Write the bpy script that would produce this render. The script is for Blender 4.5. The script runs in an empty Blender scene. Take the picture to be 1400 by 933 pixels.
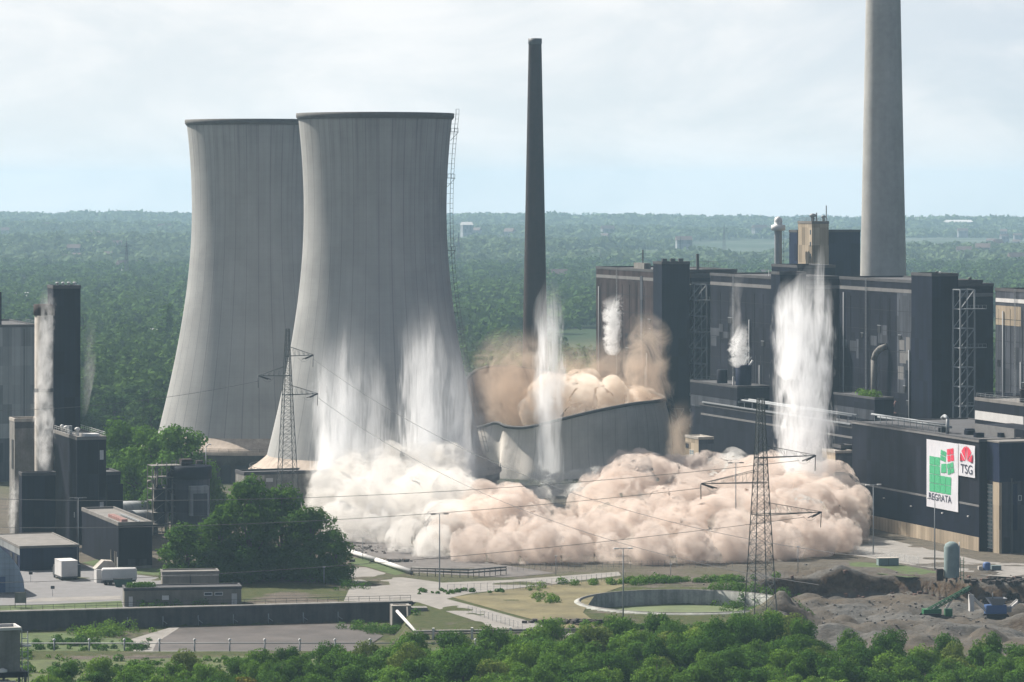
import bpy, bmesh, math, random
import numpy as np
from mathutils import Vector, noise as mnoise
R = math.radians
random.seed(7); rng = np.random.default_rng(7)
sc = bpy.context.scene
COL = sc.collection
# ---------------------------------------------------------------- camera model (photo pixels 1400 x 933)
F, EY, H = 5000.0, 262.0, 94.0
def gp(x, y, z=0.0):
    Y = (H - z) * F / (y - EY)
    return Vector(((x - 700) * Y / F, Y, z))
def pt(x, y, Y):
    return Vector(((x - 700) * Y / F, Y, H - (y - EY) * Y / F))
def zat(y, Y): return H - (y - EY) * Y / F
cam = bpy.data.cameras.new('camera'); cam.lens = 36 * F / 1400; cam.sensor_width = 36
cam.shift_y = -(466.5 - EY) / 1400; cam.clip_start = 1; cam.clip_end = 60000
co = bpy.data.objects.new('camera', cam); COL.objects.link(co)
co.location = (0, 0, H); co.rotation_euler = (R(90), 0, 0); sc.camera = co
# ---------------------------------------------------------------- light
SUN_AZ, SUN_EL = 51.0, 45.0          # azimuth to the left of the view direction
sd = Vector((-math.sin(R(SUN_AZ)) * math.cos(R(SUN_EL)), math.cos(R(SUN_AZ)) * math.cos(R(SUN_EL)), math.sin(R(SUN_EL))))
sl = bpy.data.lights.new('sun', 'SUN'); sl.energy = 5.0; sl.angle = R(0.53); sl.color = (1.0, .93, .83)
so = bpy.data.objects.new('sun', sl); COL.objects.link(so); so.rotation_euler = sd.to_track_quat('Z', 'Y').to_euler(); so.location = (-300, 800, 600)
# ---------------------------------------------------------------- node helper
class NT:
    def __init__(s, tree): s.t = tree; s.n = tree.nodes; s.l = tree.links
    def new(s, typ, **kw):
        nd = s.n.new(typ)
        for k, v in kw.items(): setattr(nd, k, v)
        return nd
    def put(s, sock, v):
        if v is None: return
        if hasattr(v, 'is_linked') or isinstance(v, bpy.types.NodeSocket): s.l.new(v, sock)
        else:
            if sock.type == 'RGBA' and len(v) == 3: v = (*v, 1)
            sock.default_value = v
    def math(s, op, a, b=None, c=None, clamp=False):
        nd = s.new('ShaderNodeMath', operation=op, use_clamp=clamp)
        for i, v in enumerate((a, b, c)): s.put(nd.inputs[i], v)
        return nd.outputs[0]
    def vm(s, op, a, b=None):
        nd = s.new('ShaderNodeVectorMath', operation=op)
        s.put(nd.inputs[0], a); s.put(nd.inputs[1], b)
        return nd.outputs['Value' if op in ('LENGTH', 'DOT_PRODUCT') else 'Vector']
    def obj(s): return s.new('ShaderNodeTexCoord').outputs['Object']
    def gen(s): return s.new('ShaderNodeTexCoord').outputs['Generated']
    def pos(s): return s.new('ShaderNodeNewGeometry').outputs['Position']
    def rnd(s): return s.new('ShaderNodeObjectInfo').outputs['Random']
    def xyz(s, v):
        nd = s.new('ShaderNodeSeparateXYZ'); s.put(nd.inputs[0], v); return nd.outputs
    def scale(s, v, sv):
        nd = s.new('ShaderNodeMapping'); s.put(nd.inputs[0], v); nd.inputs['Scale'].default_value = sv; return nd.outputs[0]
    def noise(s, v, sc=1.0, det=4, rough=.55, dist=0.0):
        nd = s.new('ShaderNodeTexNoise'); s.put(nd.inputs['Vector'], v); nd.inputs['Scale'].default_value = sc
        nd.inputs['Detail'].default_value = det; nd.inputs['Roughness'].default_value = rough; nd.inputs['Distortion'].default_value = dist
        return nd.outputs['Fac']
    def voro(s, v, sc=1.0, out='Distance'):
        nd = s.new('ShaderNodeTexVoronoi'); s.put(nd.inputs['Vector'], v); nd.inputs['Scale'].default_value = sc; return nd.outputs[out]
    def ramp(s, f, stops, interp='LINEAR'):
        nd = s.new('ShaderNodeValToRGB'); s.put(nd.inputs[0], f); e = nd.color_ramp; e.interpolation = interp
        while len(e.elements) < len(stops): e.elements.new(1)
        for el, (p, c) in zip(e.elements, stops):
            el.position = p; el.color = (*c, 1) if hasattr(c, '__len__') else (c, c, c, 1)
        return nd.outputs[0]
    def mr(s, v, a, b, c=0.0, d=1.0, smooth=False):
        nd = s.new('ShaderNodeMapRange'); nd.interpolation_type = 'SMOOTHSTEP' if smooth else 'LINEAR'
        s.put(nd.inputs[0], v)
        for i, q in zip((1, 2, 3, 4), (a, b, c, d)): s.put(nd.inputs[i], q)
        return nd.outputs[0]
    def mix(s, f, a, b, typ='MIX'):
        nd = s.new('ShaderNodeMix', data_type='RGBA', blend_type=typ)
        s.put(nd.inputs[0], f); s.put(nd.inputs[6], a); s.put(nd.inputs[7], b); return nd.outputs[2]
    def bump(s, h, st=.3, d=.1):
        nd = s.new('ShaderNodeBump'); nd.inputs['Strength'].default_value = st; nd.inputs['Distance'].default_value = d
        s.put(nd.inputs['Height'], h); return nd.outputs[0]
M = {}
def mat(name, fn=None, color=(.5, .5, .5), rough=.8, metal=0.0, spec=.3):
    m = bpy.data.materials.new(name); m.use_nodes = True; t = NT(m.node_tree)
    b = m.node_tree.nodes['Principled BSDF']
    b.inputs['Roughness'].default_value = rough; b.inputs['Metallic'].default_value = metal
    b.inputs['Specular IOR Level'].default_value = spec
    c = color
    if fn: c = fn(t, b)
    if c is not None: t.put(b.inputs['Base Color'], c)
    M[name] = m; return m
def noisy(name, c, var=.25, sc=.5, rough=.85, streak=False, **kw):
    """plain weathered surface: large patches, fine grain, optional run-down streaks"""
    def fn(t, b):
        p = t.pos()
        n = t.noise(p, sc, 6, .6); f = t.noise(p, sc * 9, 3, .6)
        v = t.math('ADD', t.mr(n, .3, .7, 1 - var, 1 + var), t.mr(f, .3, .7, -var * .4, var * .4))
        if streak:
            s = t.noise(t.scale(p, (1, 1, .06)), sc * 3, 4, .6)
            v = t.math('MULTIPLY', v, t.mr(s, .35, .7, 1 + var * .6, 1 - var * .9))
        return t.mix(1.0, c, comb(t, v), 'MULTIPLY')
    return mat(name, fn, rough=rough, **kw)
def comb(t, v):
    nd = t.new('ShaderNodeCombineColor')
    for i in range(3): t.put(nd.inputs[i], v)
    return nd.outputs[0]
# ---------------------------------------------------------------- mesh helper
class MB:
    def __init__(s): s.v = []; s.f = []; s.smooth = []
    def add(s, vs, fs, smooth=False):
        o = len(s.v); s.v += [tuple(p) for p in vs]; s.f += [tuple(i + o for i in f) for f in fs]; s.smooth += [smooth] * len(fs); return s
    def box(s, x0, x1, y0, y1, z0, z1):
        return s.add([(x0,y0,z0),(x1,y0,z0),(x1,y1,z0),(x0,y1,z0),(x0,y0,z1),(x1,y0,z1),(x1,y1,z1),(x0,y1,z1)],
                     [(0,3,2,1),(4,5,6,7),(0,1,5,4),(1,2,6,5),(2,3,7,6),(3,0,4,7)])
    def bar(s, a, b, r, n=4, r2=None):
        a = Vector(a); b = Vector(b); d = b - a
        if d.length < 1e-6: return s
        q = d.to_track_quat('Z', 'Y'); r2 = r if r2 is None else r2; vs = []
        for k in range(n):
            an = 2 * math.pi * (k + .5) / n; u = q @ Vector((math.cos(an), math.sin(an), 0))
            vs += [a + u * r, b + u * r2]
        fs = [(2*k, 2*((k+1) % n), 2*((k+1) % n)+1, 2*k+1) for k in range(n)]
        fs += [tuple(2*k for k in reversed(range(n))), tuple(2*k+1 for k in range(n))]
        return s.add(vs, fs, n > 5)
    def tube(s, pts, r, n=5):
        for a, b in zip(pts[:-1], pts[1:]): s.bar(a, b, r, n)
        return s
    def lathe(s, prof, n=48, cx=0, cy=0, cap=False, a0=0.0, a1=None):
        full = a1 is None; a1 = 2 * math.pi if full else a1; m = len(prof); cols = n if full else n + 1; vs = []
        for k in range(cols):
            a = a0 + (a1 - a0) * k / n
            vs += [(cx + r * math.cos(a), cy + r * math.sin(a), z) for r, z in prof]
        fs = []
        for k in range(n):
            k2 = (k + 1) % cols
            for j in range(m - 1): fs.append((k*m+j, k2*m+j, k2*m+j+1, k*m+j+1))
        s.add(vs, fs, True)
        if cap and full:
            s.add([(cx + prof[-1][0] * math.cos(2*math.pi*k/n), cy + prof[-1][0] * math.sin(2*math.pi*k/n), prof[-1][1]) for k in range(n)], [tuple(range(n))])
        return s
    def prism(s, poly, z0, z1):
        n = len(poly)
        return s.add([(x, y, z0) for x, y in poly] + [(x, y, z1) for x, y in poly],
                     [tuple(reversed(range(n))), tuple(range(n, 2*n))] + [(i, (i+1) % n, n + (i+1) % n, n + i) for i in range(n)])
    def mesh(s, name):
        me = bpy.data.meshes.new(name); me.from_pydata(s.v, [], s.f); me.update()
        if any(s.smooth): me.polygons.foreach_set('use_smooth', s.smooth)
        return me
    def build(s, name, m, parent=None, loc=None):
        me = s.mesh(name); me.materials.append(M[m] if isinstance(m, str) else m)
        o = bpy.data.objects.new(name, me); COL.objects.link(o)
        if parent is not None: o.parent = parent
        if loc is not None: o.location = loc
        return o
def np_obj(name, verts, faces, m, parent=None, smooth=False):
    """verts (n,3), faces (k,3|4) numpy"""
    me = bpy.data.meshes.new(name); k, w = faces.shape
    me.vertices.add(len(verts)); me.vertices.foreach_set('co', np.asarray(verts, np.float32).ravel())
    me.loops.add(k * w); me.loops.foreach_set('vertex_index', faces.astype(np.int32).ravel())
    me.polygons.add(k); me.polygons.foreach_set('loop_start', (np.arange(k) * w).astype(np.int32))
    me.polygons.foreach_set('use_smooth', np.full(k, smooth)); me.update(calc_edges=True); me.validate()
    me.materials.append(M[m])
    o = bpy.data.objects.new(name, me); COL.objects.link(o)
    if parent is not None: o.parent = parent
    return o
def tag(o, label=None, cat=None, group=None, kind=None):
    if label: o['label'] = label
    if cat: o['category'] = cat
    if group: o['group'] = group
    if kind: o['kind'] = kind
    return o
def thing(name, label, cat, loc=(0, 0, 0), rz=0.0, group=None):
    o = bpy.data.objects.new(name, None); COL.objects.link(o); o.location = loc; o.rotation_euler = (0, 0, rz)
    o.empty_display_size = .5
    return tag(o, label, cat, group)
def dup(o, parent=None):
    c = o.copy(); COL.objects.link(c); c.parent = parent
    for ch in list(o.children): dup(ch, c)
    return c
def struct(o, label=None, cat=None): return tag(o, label, cat, kind='structure')
# ---------------------------------------------------------------- world
w = bpy.data.worlds.new('World'); sc.world = w; w.use_nodes = True; T = NT(w.node_tree)
bg = w.node_tree.nodes['Background']
sky = T.new('ShaderNodeTexSky', sky_type='NISHITA'); sky.sun_disc = False
sky.sun_elevation = R(SUN_EL); sky.sun_rotation = R(-SUN_AZ); sky.air_density = .4; sky.dust_density = .3; sky.ozone_density = 1.0
dirv = T.gen(); X3 = T.xyz(dirv)
# thin high cloud: direction projected on a high layer so that it flattens towards the horizon
cv = T.new('ShaderNodeCombineXYZ'); T.put(cv.inputs[0], T.math('MULTIPLY', X3[0], 15.0)); T.put(cv.inputs[1], T.math('MULTIPLY', X3[2], 34.0)); T.put(cv.inputs[2], T.math('MULTIPLY', X3[1], 3.0))
c1 = T.noise(cv.outputs[0], .9, 7, .6, .4); c2 = T.noise(cv.outputs[0], .32, 3, .5)
cl = T.mr(T.math('ADD', T.math('MULTIPLY', c1, .65), T.math('MULTIPLY', c2, .35)), .40, .60, 0, 1, True)
toward = T.mr(T.vm('DOT_PRODUCT', dirv, tuple(sd)), 0.2, .5, 0, 1, True)
base = T.mix(T.math('MULTIPLY', T.math('MULTIPLY', toward, .88), T.mr(X3[2], .06, .5, 1, .25, True)), sky.outputs[0], (9.1, 9.5, 9.6))
T.put(bg.inputs[0], T.mix(T.math('MULTIPLY', cl, T.mr(toward, 0, 1, .12, .75)), base, (11.0, 10.9, 10.8)))
bg.inputs[1].default_value = 0.05
# ---------------------------------------------------------------- render settings
sc.view_settings.view_transform = 'Standard'; sc.view_settings.look = 'None'; sc.view_settings.exposure = 0.95; sc.view_settings.gamma = 1
cy = sc.cycles
cy.use_denoising = True; cy.denoiser = 'OPENIMAGEDENOISE'; cy.max_bounces = 16; cy.diffuse_bounces = 3; cy.glossy_bounces = 2
cy.transmission_bounces = 3; cy.volume_bounces = 10; cy.transparent_max_bounces = 64; cy.use_adaptive_sampling = True; cy.adaptive_threshold = .02
cy.sample_clamp_indirect = 6; cy.caustics_reflective = False; cy.caustics_refractive = False; cy.volume_step_rate = 1.0; cy.volume_max_steps = 256
# ---------------------------------------------------------------- air
def volmat(name, color, density, aniso=0.0, rate=1.0, fn=None):
    m = bpy.data.materials.new(name); m.use_nodes = True; t = NT(m.node_tree)
    m.node_tree.nodes.remove(m.node_tree.nodes['Principled BSDF']); out = m.node_tree.nodes['Material Output']
    p = t.new('ShaderNodeVolumePrincipled'); p.inputs['Anisotropy'].default_value = aniso
    p.inputs['Color'].default_value = (*color, 1); p.inputs['Density'].default_value = density
    if fn:
        r = fn(t, p)
        if r is not None: t.put(p.inputs['Density'], r)
        m.cycles.volume_step_rate = rate
        m.cycles.homogeneous_volume = False
    m.node_tree.links.new(p.outputs[0], out.inputs['Volume'])
    M[name] = m; return m
volmat('haze_air', (.52, .76, .97), .72e-4, .1)
hz = MB().box(-4000, 4000, -320, 12800, -40, 162).build('haze', 'haze_air')
tag(hz, 'pale blue haze in the air over the whole landscape', 'haze', kind='stuff')
# ---------------------------------------------------------------- terrain
def sst(x, a, b):
    t = np.clip((x - a) / (b - a), 0, 1); return t * t * (3 - 2 * t)
def fnoise(x, y, s, seed=0):
    """cheap smooth value noise on arrays"""
    x = x / s; y = y / s; xi = np.floor(x).astype(np.int64); yi = np.floor(y).astype(np.int64); fx = x - xi; fy = y - yi
    fx = fx*fx*(3-2*fx); fy = fy*fy*(3-2*fy)
    def h(a, b):
        n = (a * 374761393 + b * 668265263 + seed * 974634777) & 0x7fffffff
        n = ((n ^ (n >> 13)) * 1274126177) & 0x7fffffff
        return ((n ^ (n >> 16)) & 0xffff) / 65535.0
    return (h(xi,yi)*(1-fx)+h(xi+1,yi)*fx)*(1-fy) + (h(xi,yi+1)*(1-fx)+h(xi+1,yi+1)*fx)*fy
def fbm(x, y, s, oct=4, seed=0):
    r = 0; a = .5
    for k in range(oct): r = r + a * fnoise(x + 31.7*k, y + 17.3*k, s / 2**k, seed + k); a *= .5
    return r
TANK = (39.0, 837.0, 23.5)          # round settling tank: centre and inner radius
WALL_A = gp(-60, 839); WALL_B = gp(562, 823)     # rim of the sunken basin on the left
WALL_N = Vector((WALL_B.y - WALL_A.y, -(WALL_B.x - WALL_A.x), 0)).normalized()   # towards the camera
HEAPS = [(60, 823, 10, 4.2), (66, 818, 8, 3.2), (70, 806, 8, 3.6), (60, 800, 7, 3.0), (79, 803, 9, 3.4), (88, 800, 6.5, 2.4), (97, 812, 6, 2.6), (104, 803, 5, 3.2), (52, 795, 5, 1.6),
         (80, 893, 7, 2.8), (92, 850, 7, 2.2), (104, 858, 6, 1.6), (112, 850, 8, 2.2), (117, 835, 7, 3.2), (96, 826, 5, 1.4), (76, 838, 5, 1.4), (122, 812, 8, 4)]
def height(X, Y):
    z = np.zeros_like(X)
    # sunken basin
    d = (X - WALL_A.x) * WALL_N.x + (Y - WALL_A.y) * WALL_N.y
    ins = sst(d, .4, 1.6) * sst(-X, 22, 26) * sst(Y, 748, 757)
    z -= 4.0 * ins
    # concrete slopes of the inner sludge pool
    # round tank
    r = np.hypot(X - TANK[0], Y - TANK[1]); z -= 3.4 * (1 - sst(r, TANK[2] + .3, TANK[2] + 1.5))
    # excavated ground on the right with a ragged bank
    edge = 888 + 9 * (fbm(X, X*0+3, 14, 3, 5) - .5) + 6 * np.sin(X * .09)
    ex = sst(edge - Y, 0, 2.6) * sst(X, 58, 64) * sst(r, TANK[2] + 2, TANK[2] + 6)
    rough = (fbm(X, Y, 9, 4, 11) - .47)
    z = z - ex * (4.4 - 3.4 * rough * sst(edge - Y, 2, 6))
    zone = sst(X, 50, 62) * sst(Y, 785, 800) * (1 - sst(Y, 905, 930))
    fr_ = fbm(X, Y, 3.2, 3, 33) - .47
    z += zone * fr_ * 1.5 * (r > TANK[2] + 2)
    z += zone * rough * 2.2 * (r > TANK[2] + 2)
    for hx, hy, hr, hh in HEAPS:
        q = np.hypot(X - hx, (Y - hy) * 1.0); n = fbm(X, Y, 5, 3, 23)
        z = z + hh * np.clip(1 - q / (hr * (.75 + .5 * n)), 0, 1) ** .85
    # gentle roughness of waste ground
    near = (1 - sst(Y, 1000, 1050))
    z += near * .25 * (fbm(X, Y, 12, 3, 3) - .47) * (r > TANK[2] + 2)
    # far country: low ridges rising to the skyline
    far = sst(Y, 3800, 9000)
    rid = fbm(X, Y * .35, 1500, 4, 41) - .47
    z += far * 16 * rid * (1 - sst(Y, 9000, 11500)) + sst(Y, 6000, 11800) * (16 + 40 * (fbm(X, Y*.25, 1500, 5, 61) - .47)) + 5*sst(Y, 10500, 11800)*np.exp(-((X+700)/500.)**2)
    for yc_, wd_, hh_, sd_ in ((5200, 420, 13, 71), (6700, 520, 17, 72), (8600, 650, 20, 73)):
        z += hh_ * np.exp(-((Y - yc_ - 500 * (fbm(X, X*0+2, 1300, 3, sd_) - .47)) / wd_) ** 2) * np.clip(-.15 + 2.2 * fbm(X, X*0+9, 1000, 4, sd_ + 5), 0, 2)
    z -= (np.maximum(Y, 0) ** 2 + X ** 2) / (2 * 7.4e6) * sst(Y, 2000, 4000)
    return z
def hz_at(x, y): return float(height(np.array([float(x)]), np.array([float(y)]))[0])
def axis(segs):
    out = []
    for a, b, n in segs: out += list(np.linspace(a, b, n, endpoint=False))
    return np.array(out + [segs[-1][1]])
xs = axis([(-3900, -2400, 12), (-2400, -400, 50), (-400, -150, 30), (-150, 150, 220), (150, 400, 30), (400, 2400, 50), (2400, 3900, 12)])
ys = axis([(-300, 560, 14), (560, 740, 40), (740, 940, 160), (940, 1100, 40), (1100, 2000, 40), (2000, 6000, 60), (6000, 12400, 90)])
GX, GY = np.meshgrid(xs, ys); GZ = height(GX, GY)
nx, ny = len(xs), len(ys); idx = np.arange(nx * ny).reshape(ny, nx)
gf = np.stack([idx[:-1, :-1], idx[:-1, 1:], idx[1:, 1:], idx[1:, :-1]], -1).reshape(-1, 4)
def ground_mat(t, b):
    p = t.pos(); q = t.xyz(p)
    g1 = t.noise(p, .035, 6, .65); g2 = t.noise(p, .5, 5, .65); g3 = t.noise(p, .009, 5, .6); fine = t.noise(p, 2.2, 3, .7)
    gravel = t.mix(t.mr(g2, .3, .7), (.080, .067, .054), (.150, .130, .106))
    gravel = t.mix(t.mr(fine, .4, .75), gravel, t.mix(.5, gravel, (.12, .10, .09)))
    grass = t.mix(t.mr(g2, .3, .7), (.035, .055, .018), (.085, .085, .036))
    trk = t.noise(t.scale(p, (.03, .35, 1)), 1.0, 5, .65, 1.2); dk = t.noise(p, .16, 6, .7)
    gravel = t.mix(t.mr(trk, .52, .62, 0, .7), gravel, (.055, .05, .046)); gravel = t.mix(t.mr(dk, .56, .66, 0, .75), gravel, (.05, .045, .04)); gravel = t.mix(t.mr(dk, .30, .40, .7, 0), gravel, (.19, .175, .16))
    near = t.mix(t.math('MULTIPLY', t.mr(g1, .40, .50, 0, 1, True), t.mr(q[1], 860, 930, 1, .12, True)), gravel, grass)
    # excavated, reddish soil on the right
    nrm = t.new('ShaderNodeNewGeometry').outputs['Normal']; nz = t.xyz(nrm)[2]
    soil = t.mix(t.mr(g2, .35, .65), (.045, .024, .016), (.125, .088, .055))
    heap = t.mix(t.mr(g2, .3, .7), (.062, .060, .057), (.135, .131, .124))
    soil = t.mix(t.mr(nz, .55, .93, 0, 1, True), soil, t.mix(t.mr(g1, .42, .6, 0, .8), heap, (.095, .076, .056)))
    t.put(b.inputs['Normal'], t.bump(t.noise(p, .8, 7, .75), .9, .7))
    zx = t.math('MULTIPLY', t.mr(q[0], 50, 60), t.math('MULTIPLY', t.mr(q[1], 775, 790), t.mr(q[1], 905, 935, 1, 0)))
    near = t.mix(zx, near, soil)
    far_f = t.mix(t.mr(g3, .42, .58, 0, 1), (.016, .034, .014), (.036, .058, .022))
    fld = t.voro(t.scale(p, (1, .5, 1)), .0042, 'Color'); fx = t.xyz(fld)
    far_f = t.mix(t.mr(fx[0], .72, .75, 0, .8), far_f, t.mix(fx[1], (.07, .10, .035), (.16, .15, .085)))
    far_f = t.mix(t.mr(t.noise(p, .0016, 4, .6), .50, .56, 0, .9), far_f, (.028, .05, .022))
    hazed_town = t.mix(t.mr(t.noise(p, .004, 5, .7), .45, .6, 0, 1), (.035, .055, .03), (.11, .125, .11))  # town tone, paler far out: part of the haze is in this ground colour
    far_f = t.mix(t.mr(q[1], 3800, 7500, 0, .9, True), far_f, hazed_town)
    return t.mix(t.mr(q[1], 1080, 1250, 0, 1, True), near, far_f)
mat('ground_soil', ground_mat, rough=.95, spec=.1)
gr = np_obj('ground', np.stack([GX.ravel(), GY.ravel(), GZ.ravel()], -1), gf, 'ground_soil', smooth=True)
struct(gr, 'broad ground of gravel, soil and grass running out to the hazy hills', 'ground')
def sheet(name, pts, m, lift, label, cat, kind='structure', z=0.0, px=True, dens=None):
    """flat patch of surface lying on the ground"""
    P = [gp(x, y, z) for x, y in pts] if px else [Vector((x, y, z)) for x, y in pts]
    o = MB().add([(p.x, p.y, z + lift) for p in P], [tuple(range(len(P)))]).build(name, m)
    if o.data.polygons[0].normal.z < 0: o.data.flip_normals()
    return tag(o, label, cat, kind=kind)
noisy('concrete_road', (.20, .188, .175), .18, .25, .9)
noisy('asphalt', (.15, .148, .148), .2, .2, .9)
noisy('pale_paving', (.155, .152, .155), .12, .3, .9)
noisy('short_grass', (.055, .080, .024), .4, .35, .95)
noisy('dry_grass', (.125, .108, .055), .35, .12, .95)
noisy('sludge', (.075, .065, .06), .3, .15, .55)
noisy('dark_gravel', (.11, .10, .095), .3, .3, .9)
# ---------------------------------------------------------------- cooling towers
def shell_fn(lm=.52, base=(.335, .335, .328)):
    def fn(t, b):
        o = t.obj(); q = t.xyz(o); a = t.math('DIVIDE', t.math('ARCTAN2', q[1], q[0]), 2 * math.pi)
        fr = t.math('ABSOLUTE', t.math('SUBTRACT', t.math('FRACT', t.math('MULTIPLY', a, 36)), .5))       # main rib joints
        fr2 = t.math('ABSOLUTE', t.math('SUBTRACT', t.math('FRACT', t.math('MULTIPLY', a, 180)), .5))
        hz_ = t.math('ABSOLUTE', t.math('SUBTRACT', t.math('FRACT', t.math('MULTIPLY', q[2], .55)), .5))
        line = t.mr(fr, 0, .045, .52 if lm is None else lm, 1.0); line2 = t.mr(fr2, 0, .10, .93, 1.0); lift = t.mr(hz_, 0, .08, .95, 1.0)
        an = t.new('ShaderNodeCombineXYZ'); t.put(an.inputs[0], t.math('MULTIPLY', a, 90)); t.put(an.inputs[1], t.math('MULTIPLY', q[2], .02))
        st = t.noise(an.outputs[0], 1.0, 5, .6); pn = t.noise(o, .09, 6, .6); fl = t.voro(t.math('MULTIPLY', a, 36) and an.outputs[0], .5, 'Color')
        v = t.math('MULTIPLY', line, t.math('MULTIPLY', line2, lift))
        v = t.math('MULTIPLY', v, t.mr(st, .3, .72, 1.05, .90)); v = t.math('MULTIPLY', v, t.mr(pn, .3, .7, .9, 1.1))
        run = t.math('MULTIPLY', t.mr(q[2], 78, 117, 0, 1, True), t.mr(st, .46, .70, 0, .22))
        pt_ = t.mr(t.noise(o, .03, 5, .65), .52, .62, 1.0, .90)
        v = t.math('MULTIPLY', v, t.math('MULTIPLY', t.math('SUBTRACT', 1.0, run), pt_))
        return t.mix(1.0, base, comb(t, v), 'MULTIPLY')
    return fn
mat('tower_concrete', shell_fn(.70), rough=.9, spec=.15)
mat('bounce_lit_concrete', shell_fn(.82, base=(.66, .62, .57)), rough=.95, spec=.1)  # same tower concrete, paled: bounced light and dust veil put into the colour
noisy('rim_concrete', (.10, .098, .095), .2, .5)
noisy('skirt_concrete', (.36, .30, .25), .2, .2, streak=True)
noisy('grey_concrete', (.18, .172, .16), .25, .25, streak=True)
noisy('pale_concrete', (.34, .31, .275), .2, .25, streak=True)
noisy('dark_concrete', (.075, .074, .075), .25, .25, streak=True)
mat('opening_dark', color=(.012, .013, .016), rough=.6)
mat('steel_grey', color=(.22, .235, .25), rough=.55, spec=.4)
mat('steel_dark', color=(.055, .06, .065), rough=.6, spec=.4)
mat('steel_pale', color=(.55, .55, .54), rough=.5, spec=.4)
Z0, ZTOP, ZTH, RTH, CC = 14.0, 117.4, 88.0, 21.7, 65.0
def rad(z): return RTH * math.sqrt(1 + ((z - ZTH) / (CC if z < ZTH else CC * 1.08)) ** 2)
def cooling_tower(cx, Y, label, ladder):
    X = (cx - 700) * Y / F; t = thing('cooling_tower', label, 'cooling tower', (X, Y, 0), 0, 'standing cooling towers')
    prof = [(rad(Z0 + (ZTOP - Z0) * k / 46), Z0 + (ZTOP - Z0) * k / 46) for k in range(47)]
    ins = [(r - .6, z) for r, z in reversed(prof)]
    MB().lathe(prof + ins, 144).build('shell', 'tower_concrete', t)
    rt = rad(ZTOP)
    MB().lathe([(rt + .02, 115.8), (rt + .5, 116.5), (rt + .5, 117.7), (rt - .9, 117.7), (rt - .9, 116.0)], 120).build('rim_ring', 'rim_concrete', t)
    rb = rad(Z0)
    MB().lathe([(rb - .4, 14.6), (rb + .3, 13.7), (rb + 1.6, 12.6), (rb + 3.4, 11.2), (rb + 5.6, 9.9), (rb + 5.6, 9.0)], 120).build('skirt', 'skirt_concrete', t)
    MB().lathe([(rb + 5.0, 9.2), (rb + 5.0, 6.6), (rb + 4.2, 6.4), (rb + 4.2, 0)], 96).build('base_wall', 'dark_concrete', t)
    rl = MB(); n = 72
    for k in range(n):
        a = 2*math.pi*k/n; rr = rb + 5.3; p = Vector((rr*math.cos(a), rr*math.sin(a), 9.9)); rl.bar(p, p + Vector((0,0,1.2)), .06)
        a2 = 2*math.pi*(k+1)/n; p2 = Vector((rr*math.cos(a2), rr*math.sin(a2), 9.9))
        rl.bar(p + Vector((0,0,1.2)), p2 + Vector((0,0,1.2)), .06); rl.bar(p + Vector((0,0,.6)), p2 + Vector((0,0,.6)), .05)
    rl.build('railing', 'steel_dark', t)
    for k in range(16):
        a = R(-150 + 120 * k / 15); m = MB(); rr = rb + 4.32
        q = [Vector((rr*math.cos(a+s*.045), rr*math.sin(a+s*.045), 0)) for s in (-1, 1)]
        m.add([q[0]+Vector((0,0,.1)), q[1]+Vector((0,0,.1)), q[1]+Vector((0,0,5.8)), q[0]+Vector((0,0,5.8))], [(0,1,2,3)]).build('inlet_opening', 'opening_dark', t)
    if ladder:
        m = MB(); a = R(-3); zz = np.linspace(15, 119, 70); P = []
        for z in zz: P.append(Vector(((rad(min(z, ZTOP)) + 1.1) * math.cos(a), (rad(min(z, ZTOP)) + 1.1) * math.sin(a), z)))
        for off in (-.45, .45):
            m.tube([p + Vector((0, off, 0)) for p in P], .10, 4); m.tube([p + Vector((.9, off, 0)) for p in P], .07, 4)
        for k, p in enumerate(P):
            m.bar(p + Vector((0, -.45, 0)), p + Vector((.9, -.45, 0)), .06); m.bar(p + Vector((0, .45, 0)), p + Vector((.9, .45, 0)), .06)
            if k % 2 == 0: m.bar(p + Vector((-1.1, 0, 0)), p, .06)
        m.build('access_ladder', 'steel_dark', t)
        for z in (112, 98, 76, 52, 30):
            m = MB(); r0 = rad(z); c = Vector((r0 * math.cos(a), r0 * math.sin(a), z))
            m.box(c.x, c.x + 2.4, c.y - 1.2, c.y + 1.2, z, z + .15)
            m.bar(c + Vector((2.4, 0, 0)), c + Vector((0, 0, -2.6)), .1)
            for sx in (.2, 1.3, 2.35):
                for sy in (-1.15, 1.15): m.bar((c.x+sx, c.y+sy, z), (c.x+sx, c.y+sy, z+1.2), .05)
            for sy in (-1.15, 1.15): m.bar((c.x+.2, c.y+sy, z+1.2), (c.x+2.35, c.y+sy, z+1.2), .05)
            m.bar((c.x+2.35, c.y-1.15, z+1.2), (c.x+2.35, c.y+1.15, z+1.2), .05)
            m.build('ladder_platform', 'steel_dark', t)
    return t
cooling_tower(352, 1214, 'tall concrete cooling tower partly hidden behind the other standing one', False)
cooling_tower(513, 1112, 'tall concrete cooling tower in front, with ladder up its right edge', True)
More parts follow.
